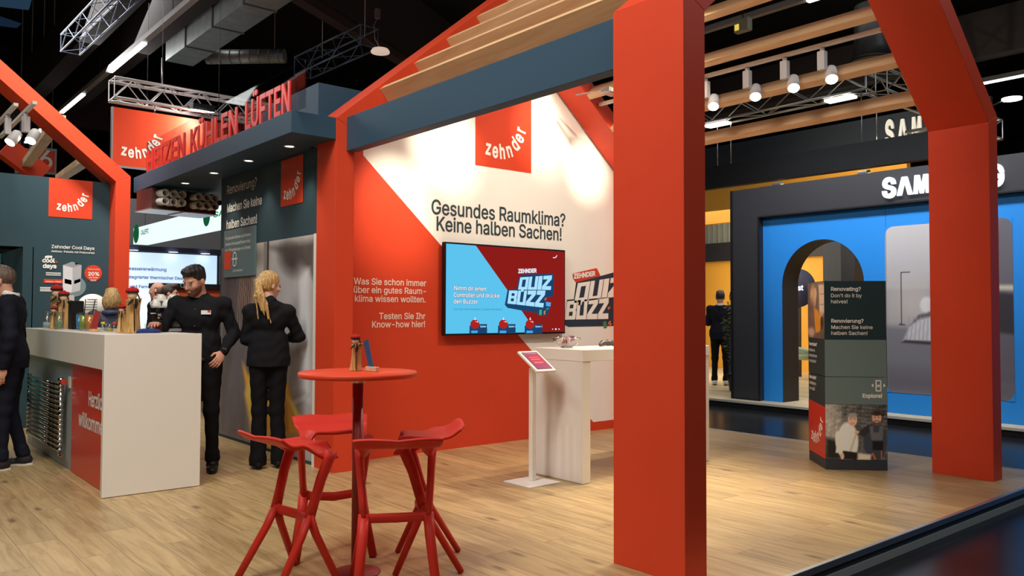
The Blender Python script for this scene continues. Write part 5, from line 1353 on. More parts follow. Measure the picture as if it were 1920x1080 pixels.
m = MB(); bpz = A['pelvis']; m.tube([(bpz[0]+.150*math.cos(2*PI*k/28), bpz[1]+.118*math.sin(2*PI*k/28), bpz[2]-.012) for k in range(29)], .015, 8, caps=False, flat=(.5, 1.1)); m.build('belt', BOOT, g)
m = MB(); m.obox((bpz[0]+.02, bpz[1]-.128, bpz[2]-.012), (.022, 0, 0), (0, .006, 0), (0, 0, .016)); m.build('belt_buckle', CHROME, g)
m = MB(); m.obox((.085, -.128, 1.335), (.038, .008, 0), (0, .003, 0), (0, 0, .017)); nb = m.build('name_badge', WINK, g)
m = MB(); m.obox((.108, -.126, 1.345), (.010, .002, 0), (0, .004, 0), (0, 0, .008)); m.build('badge_logo', RED, nb)
m = MB()
for z in (1.36, 1.29, 1.22, 1.15): m.ball((-.008, -.118-.01*(z < 1.25), z), .006, 8)
m.build('buttons', mat('button_grey', (90, 90, 92), .4), top_)
wd = (A['lw']-A['le']); wd /= np.linalg.norm(wd); c = A['lw']-wd*.012
M_ = Vector(wd).to_track_quat('Z', 'Y').to_matrix(); m = MB(); m.tube([Vector(c)+M_ @ Vector((.036*math.cos(2*PI*k/18), .036*math.sin(2*PI*k/18), 0)) for k in range(19)], .011, 6, caps=False, flat=(.35, 1))
m.lathe([(.02, -.006), (.021, .006), (0, .007)], Vector(c)+Vector((.03, -.02, .012)), 16, axis=(.8, -.5, .3)); m.build('wristwatch', BLACK, g)

# woman with a ponytail
person('person with long blonde ponytail in black clothes, back turned, beside the printed wall', (3.00, 6.90, 0), math.atan2(.40, -.92), 1.74, .0065,
    pose=dict(head=(.0, -.03, 1.61), yaw=-.95, tilt=.22, rs=(-.160, .0, 1.375), re=(-.26, -.08, 1.15), rw=(-.17, -.27, 1.13), rpalm=(0, 0, -1), ls=(.160, .01, 1.375), le=(.19, -.04, 1.13), lw=(.10, -.25, 1.10), lpalm=(-1, 0, 0),
              lk=(.075, 0, .5), la=(.08, .03, .09), rk=(-.075, 0, .5), ra=(-.10, .01, .09), lh=(.085, .0, .92), rh=(-.085, 0, .92)),
    skin=(226, 184, 160), hair='ponytail', haircol=((150, 112, 62), (218, 178, 116)), topmat=SHB, legmat=TRB, shoemat=BOOT, flare=.022, female=True, width=.92, boots=True)

# suited man at the left edge
g, A, hp, HMn, top_ = person('person in a navy suit and white collar cut off by the left edge', (1.245, 8.31, 0), -1.9, 1.78, .008,
    pose=dict(yaw=-.15, tilt=.08, head=(0, -.075, 1.60), neck=(0, -.01, 1.465), lk=(.10, -.02, .5), la=(.11, -.03, .085), ra=(-.11, .10, .085), le=(.27, .05, 1.13), lw=(.25, .0, .88)), skin=(214, 160, 136), hair='short', haircol=((70, 54, 44), (112, 92, 78)), top='jacket', topmat=NAVY_S, legmat=NAVY_S,
    shoemat=mat('dark_sneaker', (34, 34, 40), .6), width=1.12)
for o in g.children_recursive:
    if o.name.startswith('sole'): o.data.materials[0] = mat('white_sole', (220, 214, 200), .6)
m = MB(); nk = Vector(A['neck']); m.tube([nk+Vector((.066*math.cos(2*PI*k/20), .066*math.sin(2*PI*k/20)+.004, .024-.018*math.sin(2*PI*k/20+PI/2*0))) for k in range(21)], .014, 8, caps=False, flat=(.5, 1.6)); m.build('shirt_collar', WHITE, g)
m = MB()
for sx in (-1, 1): m.tube([hp(.033*sx+.022*math.cos(2*PI*k/14), -.106, .002+.017*math.sin(2*PI*k/14)) for k in range(15)], .0016, 6, caps=False); m.tube([hp(.055*sx, -.104, .006), hp(.078*sx, .02, .006)], .002, 6)
m.build('glasses', BLACK, g)

# woman in a padded vest behind the counter
p = on_counter(208, 9.95)
g, A, hp, HMn, top_ = person('person with blonde bob and quilted navy vest seen from behind over the counter', (p.x, p.y, 0), PI-.35, 1.62, .009,
    pose=dict(yaw=.2), skin=(222, 178, 152), hair='bob', haircol=((140, 106, 60), (212, 176, 118)), top='vest', topmat=mat('navy_quilt', (40, 44, 66), .5, bump=.5, bscale=40), legmat=TRB, shoemat=BOOT, female=True, width=1.05)
S = SDF((-.45, -.4, .8), (.45, .3, 1.5), .01)
for s_ in 'lr': S.cap(A[s_+'s'], A[s_+'e'], .058, .05, k=.03); S.cap(A[s_+'e'], A[s_+'w'], .05, .036, k=.03)
S.build('grey_sleeves', mat('grey_knit', (150, 150, 156), .9), g)
m = MB(); nk = Vector(A['neck']); m.tube([nk+Vector((.075*math.cos(2*PI*k/20), .07*math.sin(2*PI*k/20)+.02, -.01)) for k in range(21)], .03, 8, caps=False); m.build('hood', mat('camouflage_lining', (52, 62, 92), .7, var=.5, vscale=40), g)

# two men talking far behind the coffee machine
for px, Y, rz, ht, sk, hr, hcol, lb in ((297, 12.2, -2.3, 1.79, (206, 150, 128), 'fringe', ((90, 70, 58), (130, 108, 92)), 'person with a shaved head in a dark suit behind the coffee machine'),
                                  (316, 11.7, 1.2, 1.74, (216, 166, 144), 'short', ((40, 30, 26), (74, 58, 48)), 'person with brown hair in a dark suit in profile, right of the two far men')):
    d = ray(px, 560); x = d.x/d.y*Y
    g, A, hp, HMn, top_ = person(lb, (x, Y, 0), rz, ht, .012, skin=sk, hair=hr, haircol=hcol, top='jacket', topmat=BLK_S, legmat=BLK_S, shoemat=BOOT, width=1.08)
    m = MB(); nk = Vector(A['neck']); m.tube([nk+Vector((.066*math.cos(2*PI*k/16), .066*math.sin(2*PI*k/16)+.004, .02)) for k in range(17)], .014, 8, caps=False, flat=(.5, 1.6)); m.build('shirt_collar', WHITE, g)

# ------------------------------------------------------------------ beyond the counter: duct display, neighbouring stand
pg = thing('duct_unit', 'ventilation unit with six white round ducts hanging behind the canopy, left one', 'ventilation unit', (0, 0, 0), 0, 'ventilation units with white ducts')
pos = at(327, 371, Y=9.9)
WDUCT = mat('white_duct', (214, 208, 200), .5); DHOLE = mat('duct_inside', (90, 84, 80), .8); DUCTBOX = mat('dark_glossy_box', (70, 42, 40), .25)
dx = Vector((.10, -.99, -.04)).normalized(); sxv = Vector((.99, .10, 0)).normalized()
bc_ = -dx*.50; byv = Vector((dx.x, dx.y, 0)).normalized(); bc_.z = 0
MB().obox(bc_, sxv*.24, byv*.28, (0, 0, .15)).build('unit_box', DUCTBOX, pg)
MB().obox(bc_+Vector((0, 0, -.16)), sxv*.26, byv*.30, (0, 0, .008)).build('tray', ALU, pg)
for r_ in range(2):
    for c_ in range(3):
        c = sxv*(-.125+.125*c_)+Vector((0, 0, .062-.122*r_))
        m = MB(); ax_ = dx
        m.lathe([(.057, -.30), (.057, .0), (.047, .0), (.045, -.2)], c, 20, axis=ax_); t_ = m.build('duct', WDUCT, pg)
        m = MB(); m.lathe([(0, -.18), (.046, -.18)], c, 20, axis=ax_); m.build('duct_mouth', DHOLE, t_)
pg.location = pos; pg.scale = (.8, .8, .8)
pg2 = copy_tree(pg); pg2.location = at(389, 378, Y=9.9); pg2['label'] = 'ventilation unit with six white round ducts hanging behind the canopy, right one'
for z_, o in ((0, pg), (0, pg2)):
    m = MB(); m.tube([(-.15, .4, .15), (-.15, .4, .26)], .006, 6); m.tube([(.15, .5, .15), (.15, .5, .26)], .006, 6); m.build('hanging_rods', BLACKM, o)
LB = emis('lightbox_white', (228, 246, 244), 1.15); GRN = mat('green_ink', (40, 140, 96), .6, emit=(40, 140, 96), estr=.25)
# light boxes of the neighbouring stand
def lbox(name, label, pix, Yc, along, words, th=.25):
    P = [at(x, y, **({'X': Yc} if along == 'Y' else {'Y': Yc})) for x, y in pix]
    a = P[0]; b = P[1]; z0 = (P[0].z+P[1].z)/2; z1 = (P[2].z+P[3].z)/2
    g = thing(name, label, 'light box', ((a.x+b.x)/2, (a.y+b.y)/2, z0))
    if along == 'Y': MB().box(a.x, a.x+th, min(a.y, b.y), max(a.y, b.y), z0, z1).build('box', LB, g, world=True)
    else: MB().box(min(a.x, b.x), max(a.x, b.x), a.y, a.y+th, z0, z1).build('box', LB, g, world=True)
    m = MB()
    for t in (.1, .9): c = a+(b-a)*t; m.tube([(c.x+.1, c.y+.1, z1), (c.x+.1, c.y+.1, 9)], .004, 6)
    m.build('hanging_rods', BLACKM, g, world=True)
    return g, a, b, z0, z1
g, a, b, z0, z1 = lbox('light_box', 'long glowing white light box with green lettering running towards the bar', [(250, 456), (420, 424), (420, 384), (250, 428)], 4.2, 'Y', None)
m = MB()
xx = a.x-.004; q = at(264, 443, X=xx); w_ = q.y-at(278, 443, X=xx).y; hh = z1-z0
put(m, 'CALEFFI', V(xx, q.y, z0+hh*.48), (0, -1, 0), (0, 0, 1), width=w_, size=hh*.52, bold=.03)
m.lathe([(.17, 0), (.11, 0)], V(xx, q.y+.28, z0+hh*.62), 20, axis=(-1, 0, 0)); m.lathe([(.05, 0), (0, 0)], V(xx, q.y+.28, z0+hh*.62), 12, axis=(-1, 0, 0))
q = at(399, 408, X=xx); put(m, 'CALEFFI', V(xx, q.y, q.z), (0, -1, 0), (0, 0, 1), width=1.3, size=hh*.5, bold=.03)
m.lathe([(.14, 0), (.09, 0)], V(xx, q.y+.25, q.z+hh*.12), 20, axis=(-1, 0, 0))
m.build('green_lettering', GRN, g, world=True)
g, a, b, z0, z1 = lbox('light_box', 'glowing white light box with large green lettering facing the viewer behind the long one', [(270, 455), (420, 466), (420, 432), (270, 424)], 21.5, 'X', None)
m = MB(); p = at(296, 453, Y=a.y-.02); q = at(345, 453, Y=a.y-.02); put(m, 'CALEFFI', p, (1, 0, 0), (0, 0, 1), width=q.x-p.x, bold=.04); p = at(295, 462, Y=a.y-.02); put(m, 'Hydronic Solutions', p, (1, 0, 0), (0, 0, 1), width=(q.x-p.x)*1.0, size=.16); m.build('green_lettering', GRN, g, world=True)
# big lit text screen
YS = 17.0
a, b, c = at(225, 700, Y=YS), at(404, 700, Y=YS), at(404, 481, Y=YS); d = at(240, 470, Y=YS)
zt = (c.z+d.z)/2
g = thing('text_screen', 'large pale blue lit wall screen with blue text behind the bar', 'screen', ((a.x+b.x)/2, YS, 0))
def blu(u, v):
    I = Img(u, v, (196, 226, 246)); I.ell((226, 242, 252), .4, .6, .5, .4, .9); I.grad((170, 206, 236), .6, .5, 1.4, 1.2); return I.c
picture('screen_face', picmat('screen_face', .4, emit=.95), g, (a.x-1.2, YS, .3), (b.x, YS, .3), (b.x, YS, zt), (a.x-1.2, YS, zt), 20, 20, blu)
MB().box(a.x-1.3, b.x+.05, YS+.01, YS+.25, 0, zt+.06).build('frame', mat('screen_frame', (40, 46, 70), .5), g, world=True)
MB().box(a.x-1.3, b.x+.25, YS-.1, YS+.3, zt+.02, zt+.12).build('header', mat('header_navy', (30, 38, 66), .5), g, world=True)
m = MB()
TB = mat('blue_ink', (50, 90, 180), .6, emit=(50, 90, 190), estr=.2)
for s_, x1, y, wpx in (('Trinkwassererwärmung', 312, 508.5, 93), ('integrierter thermischer Desinfektion', 372, 525.5, 135), ('- und Fernwärme', 303, 541, 67)):
    p = at(x1-wpx, y, Y=YS-.01); q = at(x1, y, Y=YS-.01); put(m, s_, V(p.x, YS-.01, q.z), (1, 0, 0), (0, 0, 1), width=q.x-p.x, bold=.02)
m.build('blue_lettering', TB, g, world=True)
m = MB()
for px in (250, 325, 385): p = at(px, 474, Y=YS-.15); m.lathe([(0, 0), (.09, 0)], (p.x, YS-.15, zt+.02), 14); 
m.build('header_lamps', emis('header_lamp', (255, 250, 240), 6), g, world=True)
p = at(348, 458, Y=18.2)
tag(MB().box(p.x-3, p.x+2.2, 18.2, 18.5, 0, p.z+.9).build('stand_fascia', mat('grey_fascia', (128, 134, 140), .6)), 'plain grey fascia above the pale blue text screen', 'fascia')
# counter with an orange front and dark top behind the barman
p = at(340, 560, Y=12.8)
g = thing('orange_display', 'orange panel with a black rim standing behind the two far men', 'panel', (p.x, 12.8, 0)); q0, q1 = at(290, 586, Y=12.8), at(420, 536, Y=12.8)
MB().box(q0.x, q1.x, 12.8, 13.0, 0, q1.z-.06).build('panel', mat('orange_panel', (190, 74, 30), .5), g, world=True); MB().box(q0.x-.02, q1.x+.1, 12.75, 13.05, q1.z-.06, q1.z+.02).build('rim', BLACK, g, world=True); MB().box(q0.x, q1.x, 12.6, 12.79, 0, q0.z+.02).build('dark_base', BLACK, g, world=True)
# white-blue box and unit above
p0, p1 = at(238, 428, Y=19), at(312, 405, Y=19)
tag(MB().box(p0.x-.4, p1.x, 19, 19.3, p0.z, p1.z).build('wall_sign', mat('white_blue_sign', (196, 208, 226), .5, emit=(196, 208, 226), estr=.35)), 'white sign with rounded corner above the glowing light boxes', 'sign')
tag(MB().prism([at(238, 428, Y=18.9), at(255, 428.5, Y=18.9), at(264, 423, Y=18.9), at(267, 419, Y=18.9), at(238, 418, Y=18.9)], (0, .05, 0)).build('blue_sign', emis('blue_sign', (50, 130, 235), .9)), 'bright blue sign at the edge of the far red post', 'sign')
# hanging banner with its truss
YBN = 13.2
a, b, c, d = at(210.5, 309, Y=YBN), at(405, 333, Y=YBN), at(405, 229, Y=YBN), at(212.5, 200, Y=YBN)
z0 = a.z; z1 = d.z; wB = (z1-z0)*1.9; x0 = a.x
bn = thing('hanging_banner', 'glowing red cloth banner with white lettering hanging from the silver truss', 'banner', (x0+wB/2, YBN, z0))
MB().box(x0, x0+wB, YBN, YBN+.05, z0, z1).build('cloth', RED, bn, world=True)
m = MB(); m.box(x0-.01, x0+wB+.01, YBN-.01, YBN+.06, z0-.02, z0); m.box(x0-.02, x0, YBN-.01, YBN+.06, z0, z1); m.build('frame', ALU, bn, world=True)
p = at(225, 291, Y=YBN-.01); m = MB(); wordmark(m, V(p.x, YBN-.004, p.z), (1, 0, 0), (0, 0, 1), at(300, 291, Y=YBN).x-p.x); m.build('logo_lettering', WINK, bn, world=True)
def truss(p, q, w, label, name='truss', n=None, mt=None, cat='truss', group=None, rad=.022, lace=.010, tri=False):
    """box truss from p to q (tops at p.z), four chords and zig-zag lacing"""
    p = Vector(p); q = Vector(q); d = (q-p); L = d.length; t = d.normalized(); sdv = t.cross(Vector((0, 0, 1))).normalized(); up = sdv.cross(t)
    g = thing(name, label, cat, (p+q)/2, 0, group); mt = mt or ALU; n = n or max(3, int(L/.45))
    cs = [(sa*w/2, sb*w/2) for sa in (-1, 1) for sb in (-1, 1)]
    for sa, sb in cs:
        MB().tube([p+sdv*sa+up*sb, q+sdv*sa+up*sb], rad, 8).build('chord', mt, g, world=True)
    m = MB()
    for i in range(n):
        a0 = p+t*(L*i/n); a1 = p+t*(L*(i+1)/n)
        for e1, e2 in (((-1, -1), (-1, 1)), ((1, -1), (1, 1)), ((-1, -1), (1, -1)), ((-1, 1), (1, 1))):
            P0 = sdv*e1[0]*w/2+up*e1[1]*w/2; P1 = sdv*e2[0]*w/2+up*e2[1]*w/2
            if i % 2: P0, P1 = P1, P0
            m.tube([a0+P0, a1+P1], lace, 5, caps=False)
    for e in (p, q):
        for (c1, c2) in (((-1, -1), (-1, 1)), ((-1, 1), (1, 1)), ((1, 1), (1, -1)), ((1, -1), (-1, -1))): m.tube([e+sdv*c1[0]*w/2+up*c1[1]*w/2, e+sdv*c2[0]*w/2+up*c2[1]*w/2], lace, 5, caps=False)
    m.build('lacing', mt, g, world=True)
    return g
ta = at(210, 166, Y=YBN); tb = at(520, 222, Y=YBN)
trz = (at(212, 152, Y=YBN).z+at(208, 182, Y=YBN).z)/2
truss((ta.x, YBN+.02, trz), (ta.x+3.6, YBN+.02, trz), .30, 'silver lighting truss carrying the glowing red banner', n=14, mt=mat('bright_alu', (235, 235, 238), .3, metal=.5), rad=.026)
for k, xk in enumerate((.62, 1.9)):
    m = MB(); m.tube([(ta.x+xk, YBN+.02, trz-.145), (ta.x+xk, YBN+.02, z1)], .012, 6); o = m.build('banner_shackle', CHROME, bn, world=True)
for k, xk in enumerate((.72,)):
    m = MB(); m.tube([(ta.x+xk, YBN, trz+.16), (ta.x+xk, YBN, trz+.62)], .014, 6); m.tube([(ta.x+xk, YBN, trz+.6), (ta.x+xk, YBN, 8.9)], .004, 5); tag(m.build('chain_hoist', ALU), 'steel hanging wire with hook above the banner truss', 'wire')
lf = thing('flood_lamp', 'square white flood lamp under the banner truss lighting the red cloth', 'lamp', (ta.x+1.25, YBN-.26, trz-.15))
MB().box(-.02, .02, .08, .26, .0, .03).build('clamp', ALU, lf)
MB().obox((0, 0, .03), (.17, 0, 0), (0, .10, .02), (0, -.01, .05)).build('housing', BLACKM, lf); MB().obox((0, -.01, -.028), (.16, 0, 0), (0, .09, .018), (0, 0, .004)).build('lens', emis('flood_glow', (255, 250, 240), 12), lf)
spot('banner_flood', (ta.x+1.35, YBN-.35, trz-.24), (ta.x+.85, YBN, z0+.55), 130, 120, .9, (1, .9, .75), .08)
# numbered hall signs
for k, (n_, px) in enumerate((('6', 86), ('5', 45))):
    Y = 22.0; a, b = at(px-13.5, 320, Y=Y), at(px+17, 284, Y=Y); w_ = b.x-a.x
    g = thing('number_sign', 'square red sign with a white %s far behind the left red gable' % n_, 'sign', ((a.x+b.x)/2, Y, a.z), 0, 'numbered red hall signs')
    MB().box(a.x-.04, b.x+.04, Y, Y+.1, a.z-.06, b.z+.06).box(a.x+.05, a.x+.07, Y+.04, Y+.06, b.z+.06, 9).box(b.x-.07, b.x-.05, Y+.04, Y+.06, b.z+.06, 9).build('frame', mat('sign_frame', (150, 150, 150), .5), g, world=True)
    MB().box(a.x, b.x, Y-.01, Y, a.z, b.z).build('face', RED, g, world=True)
    m = MB(); put(m, n_, V((a.x+b.x)/2-.16, Y-.012, a.z+.09), (1, 0, 0), (0, 0, 1), size=.80, bold=.01); m.build('numeral', WINK, g, world=True)
# open timber roof pieces of the left house
LP = woodmat('pale_purlin', (200, 170, 130), (160, 124, 86), 'Y', rough=.6, planks=False, knots=False)
pa, pb = at(40, 318, Y=14.0), at(95, 232, Y=11.2)
m = MB(); m.bar(at(42, 318, Y=15.0), at(112, 222, Y=11.0), .13, .09); tag(m.build('roof_purlin', LP), 'pale timber batten rising behind the white spotlights at the left edge', 'timber beam')
m = MB(); m.bar(at(112, 334, Y=15.0), at(168, 296, Y=11.0), .13, .09); tag(m.build('roof_purlin', LP), 'short pale timber batten above the red logo square on the dark teal wall', 'timber beam')
m = MB(); m.bar(at(8, 276, Y=14.6), at(80, 330, Y=14.6), .30, .3); tag(m.build('red_rafter', RED), 'red rafter end showing above the far left teal wall', 'rafter')
# spotlights of the left house
for k, (px, py, on, lb) in enumerate(((20, 262, 1, 'glaring white spotlight at the left edge under the timber roof'), (54, 258, 1, 'white spotlight right of the glaring one at the left edge'))):
    p = at(px, py, Y=9.6); s = copy_tree(s0); s.location = p+V(-.02, .06, .26); s.rotation_euler = (0, 0, .3*k); s['label'] = lb; s['group'] = 'spotlights at the left edge'
p = at(45, 226, Y=9.6); px1 = at(20, 262, Y=9.6); px2 = at(54, 258, Y=9.6); tag(MB().box(px1.x-.04, px1.x, 9.2, 11.3, px1.z+.265, px1.z+.295).box(px2.x-.04, px2.x, 9.2, 11.3, px2.z+.265, px2.z+.295).build('light_track', WHITE), 'pair of white lighting tracks at the left edge holding two spotlights', 'light track')
# round information sign and appliance flyer behind the counter
p = at(173, 578, Y=10.6); rs = thing('round_sign', 'round white information board behind the drinks on the counter', 'sign', (p.x, 10.6, 0))
m = MB(); m.lathe([(0, 0), (.17, 0), (.17, .012), (0, .012)], (p.x, 10.6, p.z), 36, axis=(0, -1, 0)); m.build('disc', WHITE, rs, world=True); MB().tube([(p.x, 10.62, 0), (p.x, 10.62, p.z)], .015, 8).build('pole', WHITE, rs, world=True); MB().lathe([(.14, 0), (.14, .012), (0, .014)], (p.x, 10.62, 0), 24).build('foot', WHITE, rs, world=True)
m = MB()
for k in range(5): m.poly([V(p.x-.06-.01*k, 10.585, p.z+.1-.03*k), V(p.x+.05, 10.585, p.z+.1-.03*k), V(p.x+.05, 10.585, p.z+.108-.03*k), V(p.x-.06-.01*k, 10.585, p.z+.108-.03*k)])
m.build('print_lines', INK, rs, world=True)

# ------------------------------------------------------------------ stand across the aisle with the blue arch wall
XF = 11.3
struct(MB().box(10.95, 24, -4, 22, -.02, 0).build('floor_right', FLOORS))
struct(MB().box(10.97, 23.9, -3.9, 22, -H, -.02).build('floor_right_base', mat('black_skirting', (14, 14, 15), .5)))
struct(MB().box(10.93, 10.95, -4, 22, -.03, .003).build('trim_4', mat('pale_nosing', (170, 166, 156), .5)))
# blue wall with an arch, made of the outline left of, above and right of the opening
ya, yb_, ysp = 6.97, 5.67, 1.80; r = (ya-yb_)/2; yc_ = (ya+yb_)/2; ztop = 2.865
arch = [V(XF, yb_, 0), V(XF, yb_, ysp)]+[V(XF, yc_-r*math.cos(PI*k/24), ysp+r*math.sin(PI*k/24)*1.03) for k in range(1, 24)]+[V(XF, ya, ysp), V(XF, ya, 0)]
m = MB(); TH_ = .45
m.prism([V(XF, 7.30, 0), V(XF, ya, 0), V(XF, ya, ztop), V(XF, 7.30, ztop)], (TH_, 0, 0)); m.prism([V(XF, yb_, 0), V(XF, -2, 0), V(XF, -2, ztop), V(XF, yb_, ztop)], (TH_, 0, 0))
top_ = [V(XF, yb_, ztop)]+arch[1:-1]+[V(XF, ya, ztop)]
for i in range(len(arch)-3):
    a0, a1 = arch[1+i], arch[2+i]; m.prism([a0, a1, V(XF, a1.y, ztop), V(XF, a0.y, ztop)], (TH_, 0, 0))
wr = struct(m.build('wall_right', BLUEW))
ANTH2 = mat('arch_lining', (40, 38, 40), .55)
m = MB()
for i in range(len(arch)-1):
    a0, a1 = arch[i], arch[i+1]; c0 = Vector((0, yc_, ysp)); n0 = Vector((0, (yc_-a0.y), (ysp-a0.z) if a0.z > ysp else 0)).normalized()*.003; n1 = Vector((0, (yc_-a1.y), (ysp-a1.z) if a1.z > ysp else 0)).normalized()*.003
    m.add([a0+n0, a1+n1, a1+n1+V(TH_, 0, 0), a0+n0+V(TH_, 0, 0)], [(0, 3, 2, 1)])
m.build('arch_lining', ANTH2, wr, world=True)
m = MB(); m.box(XF-.004, XF-.001, 5.352, 5.358, 0, ztop); m.build('panel_joint', mat('joint_blue', (24, 92, 160), .6), wr, world=True)
fr = struct(MB().box(XF-.10, XF+.45, 7.302, 7.83, 0, 3.345).box(XF-.10, XF+.45, -2, 7.302, 2.868, 3.345).build('trim_5', ANTH, bevel=.004))
m = MB(); m.box(XF-.115, XF-.10, 7.31, 7.82, .0, .02); m.box(XF-.115, XF-.10, 7.80, 7.83, 0, 3.345); m.box(XF-.115, XF-.10, 7.302, 7.325, 0, 2.868); m.box(XF-.115, XF-.10, -2, 7.325, 2.868, 2.89); m.build('frame_edge', BLACKM, fr, world=True)
# lit letters
SIGNW = emis('letter_white', (240, 246, 255), 1.6)
sg = thing('letter_sign', 'glowing white block capitals on the dark fascia above the blue arch wall', 'sign', (XF-.12, 4.6, 2.97))
ltr = {'S': None, 'A': [[(0, 0), (.27, 0), (.5, .72), (.73, 0), (1, 0), (.66, 1), (.34, 1)]], 'M': [[(0, 0), (.22, 0), (.25, .7), (.4, 0), (.6, 0), (.75, .7), (.78, 0), (1, 0), (.92, 1), (.64, 1), (.5, .35), (.36, 1), (.08, 1)]],
       'U': None, 'N': [[(0, 0), (.27, 0), (.25, .62), (.62, 0), (1, 0), (1, 1), (.73, 1), (.75, .4), (.38, 1), (0, 1)]], 'G': None}
def blocklet(ch, mb, y0, w_, z0, h_, X, dep):
    if ltr.get(ch):
        for pl in ltr[ch]: mb.prism([V(X, y0-u*w_, z0+v*h_) for u, v in pl], (dep, 0, 0))
    else: put(mb, ch, V(X, y0-.02, z0), (0, -1, 0), (0, 0, 1), width=w_-.02, size=h_/.5087, bold=.035, depth=dep)
yl0, yl1 = 5.353, 3.807; lw = .205; gp_ = ((yl0-yl1)-7*lw)/6; h_ = .25; z0 = 2.975
for i, ch in enumerate('SAMSUNG'):
    m = MB(); blocklet(ch, m, yl0-i*(lw+gp_), lw, z0, h_, XF-.15, .045); m.build('letter', SIGNW, sg, world=True)
# bedroom print
def bedroom(u, v):
    u = u/.68; I = Img(u, v, (150, 146, 150), .70); I.grad((176, 172, 172), .3, .3, .1, 1); I.pol((146, 142, 146), [(0, 0), (1.5, 0), (1.5, .62), (0, .62)], .01); I.ell((178, 168, 160), .33, .52, .3, .14, .9, 0, .8)
    I.grad((112, 108, 116), .4, .3, 1.1, .2); I.pol((104, 102, 110), [(0, 0), (1.5, 0), (1.5, .36), (0, .40)], .02, .8); I.pol((88, 84, 92), [(0, 0), (1.5, 0), (1.5, .1), (0, .14)], .06, .7)
    I.pol((84, 80, 88), [(1.15, .1), (1.5, .1), (1.5, 1), (1.15, 1)], .02, .6); I.pol((50, 48, 54), [(1.15, .38), (1.5, .36), (1.5, .58), (1.15, .6)], .01); I.pol((186, 176, 160), [(1.15, .61), (1.5, .60), (1.5, .63), (1.15, .635)], .01)
    I.line((50, 48, 50), [(.2, .41), (.2, .72), (.31, .722)], .0035); I.pol((46, 44, 48), [(.17, .405), (.25, .402), (.25, .41), (.17, .413)], .003)
    I.pol((186, 182, 184), [(.22, .31), (.28, .38), (.4, .47), (.56, .49), (.8, .5), (.8, .31)], .012); I.pol((92, 88, 92), [(.3, .4), (.4, .465), (.56, .49), (.8, .49), (.8, .47), (.55, .455), (.42, .44)], .008); I.ell((200, 196, 196), .5, .525, .07, .045, .2, .5); I.ell((190, 186, 188), .62, .53, .1, .05, .2, .1)
    for k in range(11): I.line((146, 142, 146), [(.3+.045*k, .45), (.26+.05*k, .32)], .005, .8)
    I.pol((44, 42, 46), [(.2, .30), (.8, .29), (.8, .307), (.24, .316)], .006)
    return I.c
y0, y1, zb_, zt_ = 5.365, 3.765, .285, 2.575
picture('bedroom_print', picmat('bedroom_print', .5), wr, (XF-.004, y0, zb_), (XF-.004, y1, zb_), (XF-.004, y1, zt_), (XF-.004, y0, zt_), 110, 150, bedroom)
m = MB(); rc = .12
for cy, cz, sy, sz in ((y0, zt_, -1, -1), (y1, zt_, 1, -1), (y0, zb_, -1, 1), (y1, zb_, 1, 1)):
    pts = [V(XF-.006, cy+.003*-sy, cz-.003*sz)]+[V(XF-.006, cy+sy*(rc-rc*math.cos(t*PI/16)), cz+sz*(rc-rc*math.sin(t*PI/16))) for t in range(9)]
    n = Vector((0, 0, 0))
    for i in range(len(pts)): n += (pts[i]-pts[0]).cross(pts[(i+1) % len(pts)]-pts[0])
    m.poly(pts if n.x < 0 else pts[::-1])
m.build('rounded_corners', BLUEW, wr, world=True)
nt_ = tag(MB().box(XF-.012, XF-.008, 3.92, 4.10, 2.15, 2.42).build('paper_notice', WHITE), 'small white paper notice behind the right red post on the bedroom print', 'notice')
m = MB()
for k, (s_, wd) in enumerate((('A/C', .05), ('28°', .06), ('2719', .09))): put(m, s_, V(XF-.0125, 4.04, 2.36-.08*k), (0, -1, 0), (0, 0, 1), width=wd, bold=.01)
m.build('notice_lettering', INK, nt_, world=True)
# lamps clamped on top of the fascia
for k, (px, py, lb) in enumerate(((1458, 345, 'small floodlight on top of the dark fascia, left one'), (1620, 323, 'small floodlight on top of the dark fascia nearer the right red post'))):
    p = at(px, py, X=11.5); g = thing('clamp_light', lb, 'floodlight', (11.5, p.y, 3.347), 0, 'floodlights on the dark fascia')
    MB().box(-.02, .02, -.02, .02, 0, .06).build('bracket', ALU, g); MB().obox((0, 0, .075), (.06, 0, .012), (0, .07, 0), (-.005, 0, .018)).build('housing', ALU, g, bevel=.006); MB().obox((.065, 0, .085), (.004, 0, 0), (0, .06, 0), (0, 0, .018)).build('glass', emis('clamp_glow', (255, 226, 160), 8), g)
    spot('clamp_flood', (11.65, p.y, 3.5), (14.6, p.y-.2, 3.75), 220, 110, .9, (1, .86, .6), .03)
# hanging header ring
HB = mat('header_black', (14, 15, 17), .6, spec=.2); HG = mat('header_grey', (46, 52, 62), .6, spec=.2)
q0, q1, q2 = at(1320, 357, X=11.5), at(1737, 305, X=11.5), at(1737, 247, X=11.5)
hz0, hz1 = (q0.z+q1.z)/2+.03, q2.z
hr_ = thing('header_frame', 'large black hanging header frame over the blue arch wall', 'header', (11.6, 6.5, hz0))
MB().box(11.5, 11.62, 4.3, 13.5, hz0, hz1).build('front_board', HB, hr_, world=True)
MB().box(11.62, 17, 13.3, 13.5, hz0, hz1).build('side_board', HB, hr_, world=True)
p0, p1 = at(1450, 262, X=14.5), at(1720, 205, X=14.5)
hg_ = thing('grey_header', 'dark grey hanging board with white capitals behind the black header frame', 'header', (14.5, 7, p0.z))
MB().box(14.5, 14.6, at(1858, 250, X=14.5).y, 13.2, 1.36+(hz1-1.36)*14.5/11.6-.25, p1.z).build('board', HG, hg_, world=True)
m = MB()
